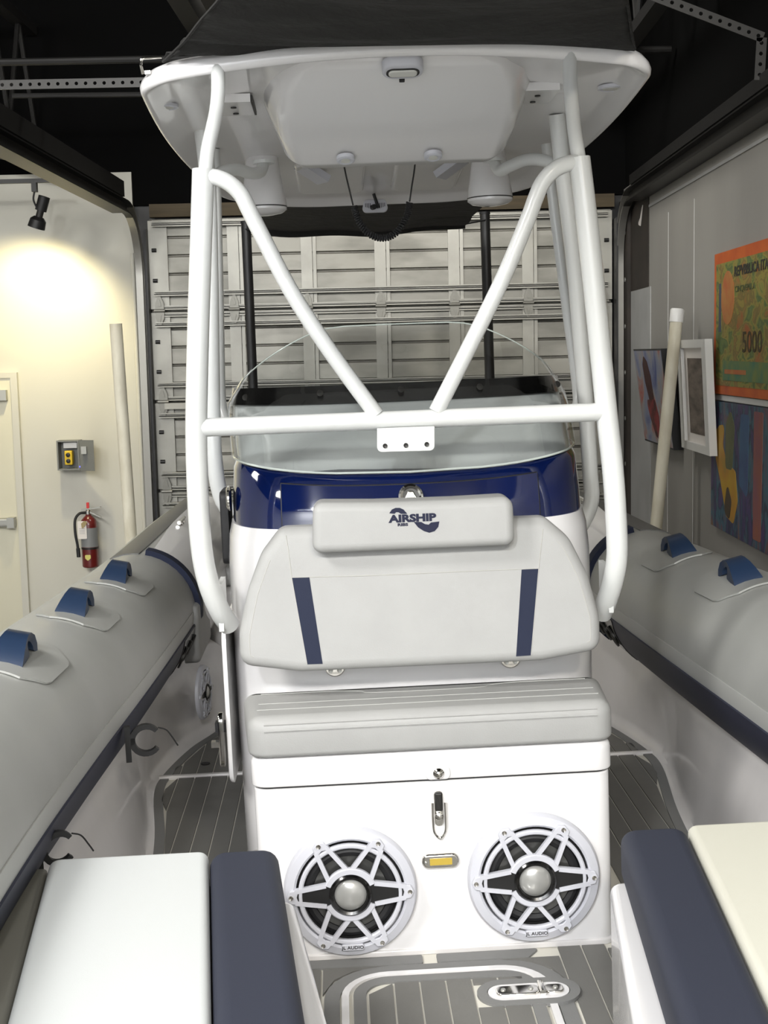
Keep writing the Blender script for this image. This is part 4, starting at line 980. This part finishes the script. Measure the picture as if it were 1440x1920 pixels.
G().tube(pxpath([(1068, 95, 3.40), (1069, 150, 3.38), (1072, 195, 3.35), (1076, 235, 3.31), (1081, 270, 3.275), (1086, 302, 3.262)]), .0175, 14).mk('upper_leg', FRAME, fm)
xb_ = G().tube([B(372, 802, 3.25), B(1137, 772, 3.25)], .0225, 18).mk('crossbar', FRAME, fm)
G().tube(pxpath([(388, 331, 3.26), (410, 334, 3.255), (432, 345, 3.25), (452, 365, 3.25), (466, 392, 3.25), (490, 440, 3.25), (548, 550, 3.25), (620, 660, 3.25), (706, 778, 3.25)]), .0195, 16).mk('v_brace', FRAME, fm)
G().tube(pxpath([(1082, 304, 3.26), (1058, 309, 3.255), (1035, 322, 3.25), (1016, 345, 3.25), (1003, 375, 3.25), (990, 410, 3.25), (944, 520, 3.25), (880, 650, 3.25), (818, 772, 3.25)]), .0195, 16).mk('v_brace', FRAME, fm)
for path in ([(370, 184, 4.02), (388, 320, 4.04), (394, 500, 4.05), (398, 760, 4.06), (403, 870, 4.05), (418, 940, 4.05), (455, 985, 4.05)], [(1044, 214, 4.0), (1056, 330, 4.03), (1077, 500, 4.05), (1097, 740, 4.06), (1106, 880, 4.05), (1106, 950, 4.05), (1062, 1030, 4.05)]):
    G().tube(pxpath(path), .0245, 16).mk('rear_leg', FRAME, fm)
for path in ([(403, 280, 4.26), (407, 420, 4.26), (411, 600, 4.25), (414, 740, 4.24), (422, 785, 4.22), (446, 815, 4.20)], [(1024, 270, 4.26), (1037, 380, 4.26), (1060, 560, 4.25), (1081, 720, 4.24), (1080, 765, 4.22), (1056, 800, 4.20)]):
    G().tube(pxpath(path), .016, 12).mk('grab_rail', FRAME, fm)
G().tube(pxpath([(398, 335, 4.05), (418, 322, 4.10), (445, 318, 4.16), (470, 325, 4.22), (488, 322, 4.27), (494, 306, 4.30)]), .0185, 12).mk('curved_strut', FRAME, fm)
G().tube(pxpath([(1052, 310, 4.05), (1015, 300, 4.10), (985, 300, 4.16), (955, 312, 4.22), (936, 320, 4.27), (926, 302, 4.30)]), .0185, 12).mk('curved_strut', FRAME, fm)
for s, (px, py) in ((-1, (494, 306)), (1, (926, 302))):
    p = B(px, py, 4.30); G().slab([(p.x + .035 * math.cos(k * PI / 8), p.y + .035 * math.sin(k * PI / 8)) for k in range(16)], p.z - .002, p.z + .008, FT).mk('strut_foot', FRAME, fm)
q = [B(707, 803, 3.226), B(707, 848, 3.226), B(815, 845, 3.226), B(815, 799, 3.226)]
bo2 = rpoly([(q[0].x, q[0].z), (q[1].x, q[1].z), (q[2].x, q[2].z), (q[3].x, q[3].z)], [.002, .012, .012, .002], 5)
br = G().slab(bo2, 0, .008, FF(3.232, q[0].z, .0), .002).mk('bracket_plate', FRAME, fm)
for px, py in ((722, 836), (761, 835), (800, 833)):
    p = B(px, py, 3.225); G().lathe([(.0058, .007), (.0058, .011), (.003, .0095)], FF(3.232), 14, c=(p.x, p.z)).mk('bolt', STEELM, br)
for px, y0, y1, xs in ((413, 1092, 1180, -1), (1136, 1060, 1145, 1)):
    a, b = B(px, y0, 3.31), B(px, y1, 3.31)
    x_ = -.497 if xs < 0 else .481
    G().box(x_ - .006, x_ + .006, 3.28, 3.40, min(a.z, b.z), max(a.z, b.z)).mk('foot_plate', FRAME, fm)
# ---- hardtop roof
ht = root('hardtop_roof', 'white moulded fibreglass hardtop seen from below over the console', 'hardtop')
HX = .006
def ht_outline():
    o = rpoly([(-.65, 3.40), (.65, 3.40), (.57, 5.20), (-.57, 5.20)], [.10, .10, .42, .42], 12); P = []
    for i in range(len(o)):
        a, b = Vector(o[i]), Vector(o[(i + 1) % len(o)]); k = max(1, int((b - a).length / .04))
        for q in range(k):
            p = a.lerp(b, q / k); u = p.x / .65; t = (p.y - 3.4) / 1.8
            P.append((HX + p.x * (1 + .05 * math.sin(PI * min(1, t * 1.3))), p.y + (-.035 * (1 - u * u) * max(0, 1 - 5 * t))))
    return P
HO = ht_outline()
def htz(x, y):
    t = max(0, min(1, (y - 3.4) / 1.8)); return 2.828 - .067 * (y - 3.4) + (.045 - .035 * t) * (1 - ((x - HX) / .66) ** 2)
rings = []
for ins, dz in ((.09, .064), (.045, .058), (.016, .046), (.004, .032), (.0, .020), (.002, .008), (.007, .001), (.013, .0), (.020, .003), (.032, .010), (.055, .020), (.075, .025)):
    rings.append([Vector((a, b, htz(a, b) + dz)) for a, b in inset(HO, ins)])
for sc in (.75, .5, .25, .05):
    o = inset(HO, .075); cy_ = 4.30
    rings.append([Vector((HX + (a - HX) * sc, cy_ + (b - cy_) * sc, htz(HX + (a - HX) * sc, cy_ + (b - cy_) * sc) + .026)) for a, b in o])
rings = rings[::-1]
g = G().loft(rings); g.mk('roof_shell', GEL, ht, 60)
# overhead electronics box: a bulge growing aft
def bx(y, hwt, hwb, dep):
    zt_ = htz(0, y) + .02; zb_ = zt_ - dep; o = rpoly([(-hwt, zt_ + .03), (-hwb, zb_), (hwb, zb_), (hwt, zt_ + .03)], [.0, min(.06, dep * .6 + .004), min(.06, dep * .6 + .004), 0], 6)
    return [Vector((a + .018, y, b)) for a, b in o]
BXS = [(3.45, .26, .20, .006), (3.48, .30, .25, .020), (3.56, .345, .295, .050), (3.68, .375, .315, .086), (3.80, .380, .315, .122), (3.90, .372, .305, .152), (3.935, .36, .29, .156), (3.955, .34, .27, .140), (3.96, .32, .25, .06)]
ob = G().loft([bx(*q) for q in BXS]).mk('overhead_box', GEL, ht, 60)
for px, py in ((648, 297), (812, 291)):
    p = B(px, py, 3.86); zb_ = p.z
    f = lambda a, b, h: Vector((p.x - a, p.y + b, zb_ - b * .30 - h))
    dl_ = G().lathe([(.026, -.004), (.026, .006), (.020, .009), (.014, .007)], f, 24).mk('downlight', SPKW, ob)
    G().lathe([(.013, .006), (.013, .0085), (.004, .009)], f, 18).mk('lens', LENS, dl_)
for px, py, yy in ((310, 208, 3.70), (1146, 173, 3.68)):
    p = B(px, py, yy); z_ = htz(p.x, p.y) + .026
    f = lambda a, b, h: Vector((p.x - a, p.y + b, z_ - h))
    dl_ = G().lathe([(.036, 0), (.036, .008), (.030, .010), (.027, .006)], f, 24).mk('downlight', SPKW, ht)
    G().lathe([(.025, .005), (.022, .009), (.004, .010)], f, 18).mk('lens', LENS, dl_)
p = B(755, 127, 3.445)
f = lambda a, b, h: Vector((p.x - a, p.y + b, p.z - b * .30 - h))
fl_ = G().slab(rrect(-.052, .052, -.034, .034, .030, 6), -.012, .012, f, .006).mk('spreader_light', SPKW, ht)
G().slab(rrect(-.042, .042, -.020, .020, .019, 6), .012, .0135, f).mk('dark_bezel', STEELM, fl_)
G().slab(rrect(-.036, .036, -.014, .014, .012, 6), .0135, .017, f, .003).mk('lens', LENS, fl_)
G().slab(rrect(-.007, .007, .044, .056, .003), -.01, .008, f).mk('sensor', BLACKP, ht)
for px, py, s in ((440, 215, -1), (1005, 190, 1)):
    p = B(px, py, 3.78); z_ = htz(p.x, p.y) + .024
    pl = G().box(p.x - .05, p.x + .05, p.y - .10, p.y + .10, z_ - .012, z_ + .01).mk('leg_plate', GEL, ht)
    G().box(p.x - s * .056, p.x - s * .050, p.y - .10, p.y + .10, z_ - .012, z_ + .006).mk('plate_gap', STEELM, pl)
    for dy in (-.03, .06): G().lathe([(.008, 0), (.008, .003), (.003, .003)], lambda a, b, h: Vector((p.x - a, p.y + dy + b, z_ - .012 - h)), 10).mk('bolt_hole', STEELD, pl)
for cx_, nm in ((-.392, 'speaker_pod'), (.350, 'speaker_pod')):
    z_ = htz(cx_, 4.46) + .03; f = lambda a, b, h: Vector((cx_ - a, 4.46 + b, z_ - h))
    pd = G().lathe([(.052, -.02), (.055, .02), (.066, .100), (.074, .145), (.075, .158)], f, 36).mk(nm, GEL, ht, 60)
    G().ringl([(.0745, .157), (.0755, .157), (.0755, .1605), (.0745, .1605)], f, 36).mk('pod_gasket', STEELD, pd)
    G().lathe([(.0745, .160), (.074, .168), (.060, .178), (.03, .184), (.005, .185)], f, 36).mk('pod_cap', GEL, pd)
for x_, y_, ry in ((-.23, 4.62, .5), (.24, 4.62, -.5)):
    o = G().box(-.05, .05, -.04, .04, -.012, .012).mk('hatch_clip', SPKW, ht); o.location = (x_, y_, htz(x_, y_) + .006); o.rotation_euler = (0, ry, ry)
for x_ in (-.17, .17):
    G().slab(rrect(x_ - .12, x_ + .12, 4.55, 5.02, .04), 0, .016, lambda a, b, h: Vector((2 * x_ - a, b, htz(a, b) + .028 - h)), .012).mk('moulded_rib_panel', GEL, ht, 60)
mp = B(703, 388, 5.12)
mb = G().slab(rpoly([(-.052, -.022), (.052, -.022), (.040, .026), (-.040, .026)], .016), 0, .022, lambda a, b, h: Vector((mp.x + a, mp.y - h, mp.z + b)), .004).mk('microphone_base', SPKW, ht)
for k in range(4):
    for sg in (-1, 1): G().slab([(sg * (.018 + k * .006) - .0012, -.008 + k * .002), (sg * (.018 + k * .006) + .0012, -.008 + k * .002), (sg * (.018 + k * .006) + .0012, .012), (sg * (.018 + k * .006) - .0012, .012)], .0215, .0225, lambda a, b, h: Vector((mp.x + a, mp.y - h, mp.z + b))).mk('vent_slot', STEELD, mb)
G().tube([(mp.x - .004, mp.y - .03, mp.z + .045), (mp.x + .012, mp.y - .035, mp.z - .008)], .006, 8).mk('microphone_clip', BLACKP, mb)
G().tube([(mp.x - .010, mp.y - .024, mp.z - .004), (mp.x - .004, mp.y - .045, mp.z - .004)], .010, 10).mk('clip_knob', BLACKP, mb)
# ---- coiled cord
zc = htz(0, 4.19) - .04
pc = [B(643, 300, 4.17), B(649, 330, 4.17), B(656, 360, 4.17), B(662, 385, 4.17)]
pa = spl(pc, 5)
coil_c = spl([B(664, 388, 4.17), B(668, 402, 4.17), B(676, 420, 4.17), B(690, 437, 4.17), B(710, 446, 4.17), B(730, 444, 4.17), B(747, 432, 4.17), B(760, 412, 4.17), B(766, 395, 4.17), B(768, 380, 4.17)], 40)
pb = spl([B(768, 378, 4.17), B(772, 350, 4.17), B(776, 325, 4.17), B(779, 300, 4.17)], 5)
hel = []; turns = 42; N = len(coil_c)
for i in range(N):
    c = coil_c[i]; tg = (coil_c[min(i + 1, N - 1)] - coil_c[max(i - 1, 0)]).normalized(); u = tg.cross(Vector((0, 1, 0))).normalized(); v = tg.cross(u)
    ph = 2 * PI * turns * i / (N - 1); rr = .0085
    hel.append(c + u * rr * math.cos(ph) + v * rr * math.sin(ph))
cord = root('coiled_microphone_cord', 'black coiled radio cord hanging in a loop under the hardtop', 'cord')
G().tube(hel, .0034, 6).mk('coil', BLACKR, cord)
G().tube(pa, .0026, 6).mk('lead', BLACKR, cord); G().tube(pb, .0026, 6).mk('lead', BLACKR, cord)
# ---- canvas shades and their poles
def wob(u, v): return .004 * math.sin(2.3 * u + 4 * v) + .0025 * math.sin(5 * u - 9 * v + 1)
sh = root('bow_shade_canvas', 'black canvas shade stretched forward from the hardtop edge overhead', 'shade')
Lp = [B(306, 116, 3.40), B(345, 78, 3.30), B(375, 40, 3.16), B(398, 14, 3.06), B(418, -12, 2.96), B(455, -80, 2.7), Vector((-.40, 1.7, 3.06)), Vector((-.30, .7, 3.08))]
Rp = [B(1190, 92, 3.40), B(1184, 60, 3.28), B(1180, 30, 3.16), B(1177, 8, 3.06), B(1174, -14, 2.96), B(1166, -80, 2.7), Vector((.44, 1.7, 3.06)), Vector((.34, .7, 3.08))]
Ls, Rs = spl(Lp, 6), spl(Rp, 6); P = []
for i, (a, b) in enumerate(zip(Ls, Rs)):
    row = []
    v = i / (len(Ls) - 1)
    for j in range(61):
        u = j / 60; p = a.lerp(b, u); sag = math.sin(PI * u)
        front = max(0, 1 - v * 4)
        gather = math.exp(-((u) / .22) ** 2) * front
        p = p + Vector((0, 0, sag * (.02 * front - .035 * (1 - front)) + wob(u * 2, v * 3) * .8 + gather * .014 * math.sin(60 * (v + u * .35))))
        row.append(p)
    P.append(row)
G().grid(P, .002).mk('canvas', CANVAS, sh, 0)
o = sh.children[0]; o.data.shade_smooth()
G().tube(Ls[:30], .004, 6).mk('hem', CANVAS, sh); G().tube(Rs[:30], .004, 6).mk('hem', CANVAS, sh)
for px, py, s in ((281, 121, -1), (1190, 90, 1)):
    p = B(px, py, 3.42); g = G()
    g.tube(spl([p + Vector((-.022, 0, .0)), p + Vector((-.018, 0, .014)), p + Vector((.0, 0, .016)), p + Vector((.03 * (-s), 0, .017))], 5), .0035, 8)
    g.tube([p + Vector((-.022, 0, 0)), p + Vector((-.020, .01, -.02))], .0035, 8)
    g.box(p.x - .014, p.x, p.y, p.y + .010, p.z - .022, p.z - .014)
    g.mk('snap_buckle', CHROME, sh)
ss = root('stern_shade_canvas', 'black canvas shade stretched aft behind the hardtop towards the poles', 'shade')
P = []
for i in range(13):
    v = i / 12; y = 5.22 + 1.35 * v; row = []
    for j in range(25):
        u = j / 24; xl, xr = -.50 + .0 * v, .48; x = xl + (xr - xl) * u
        z = 2.745 + .03 * v - .022 * math.sin(PI * u) * v + .006 * math.sin(14 * u + 3 * v) - (.015 * u if v > .8 else 0)
        row.append(Vector((x, y, z)))
    P.append(row)
G().grid(P, -.003).mk('canvas', CANVAS, ss, 60)
P = [[Vector((-.50 + .98 * j / 24, 6.57 + .003 * math.sin(j), (2.775 - .022 * math.sin(PI * j / 24) + .006 * math.sin(14 * j / 24 + 3)) - k * .030)) for j in range(25)] for k in range(2)]
G().grid(P, .003).mk('valance', CANVAS, ss, 60)
for px0, py0, px1, py1, lb in ((461, 419, 482, 900, 'black shade pole standing aft, the left one behind the windscreen'), (909, 402, 924, 900, 'black shade pole standing aft, the right one behind the windscreen')):
    po = root('shade_pole', lb, 'pole', 'stern shade poles')
    a, b = B(px0, py0, 6.75), B(px1, py1, 6.75)
    G().tube([a, b], .0245, 14).mk('pole_tube', BLACKP, po)
    b2 = B(px1 + 5, py1 + 260, 6.75); G().tube([b, b + (b - a) * .66], .024, 14).mk('pole_tube', BLACKP, po)
    G().tube([a, a + Vector((0, 0, .012))], .027, 14).mk('pole_cap', BLACKR, po)
    s = 1 if px0 < 700 else -1
    G().tube([a + Vector((0, -.02, -.03)), Vector((-.50 if s > 0 else .48, 6.57, 2.762))], .004, 6).mk('tie_cord', BLACKR, po)
# ---- trailer guide posts (plastic pipes)
for (px0, py0), (px1, py1), cap, lb in (((217, 607), (249, 1060), False, 'plain beige plastic pipe standing against the cream wall on the left'), ((1270, 583), (1226, 1030), True, 'beige plastic pipe with white cap standing beside the paintings')):
    r_ = root('guide_pipe', lb, 'pipe', 'trailer guide pipes')
    a, b = B(px0, py0, 6.7), B(px1, py1, 6.7); d = (b - a).normalized(); L = (a.z - .05) / -d.z
    g = G()
    e = a + d * L
    G().tube([a, a.lerp(e, .5), e], .031, 18).mk('pipe', PVC, r_)
    if cap: G().tube([a - d * .012, a - d * .004, a + d * .055], [.030, .035, .035], 18).mk('cap', PVCW, r_)
# place the boat's things on the trailer: turn and heel as one
for o in (sp1, sp2, sp3): pass
sp1.location = B(657, 1668, 2.985); sp2.location = B(1000, 1642, 2.985)
sp1.location.y = sp2.location.y = 2.9845
sp3.location = (-.735, 4.88, .93); sp3.rotation_euler = (0, 0, PI / 2 - .15); sp3.scale = (.66,) * 3
bpy.context.view_layer.update()
placed = {sp1.name, sp2.name, sp3.name}
for o in BOATS:
    if o.name in placed: o.matrix_world = T_BOAT @ o.matrix_world; continue
    # move the empty to the thing's base, then turn with the boat
    lo = Vector((1e9,) * 3); hi = Vector((-1e9,) * 3)
    for c in o.children_recursive:
        if c.type != 'MESH': continue
        mw = c.matrix_world
        for v in c.bound_box:
            q = mw @ Vector(v); lo = Vector(map(min, lo, q)); hi = Vector(map(max, hi, q))
    bp = Vector(((lo.x + hi.x) / 2, (lo.y + hi.y) / 2, lo.z))
    for c in o.children: c.location -= bp
    o.matrix_world = T_BOAT @ Matrix.Translation(bp)
for o in list(COL.objects):
    if o.parent is None and o.type == 'EMPTY' and o not in BOATS and o.get('category'):
        lo = Vector((1e9,) * 3); hi = Vector((-1e9,) * 3)
        for c in o.children_recursive:
            if c.type != 'MESH': continue
            for v in c.bound_box:
                q = c.matrix_world @ Vector(v); lo = Vector(map(min, lo, q)); hi = Vector(map(max, hi, q))
        bp = Vector(((lo.x + hi.x) / 2, (lo.y + hi.y) / 2, lo.z))
        for c in o.children: c.location -= bp
        o.location = bp
bpy.context.view_layer.update()
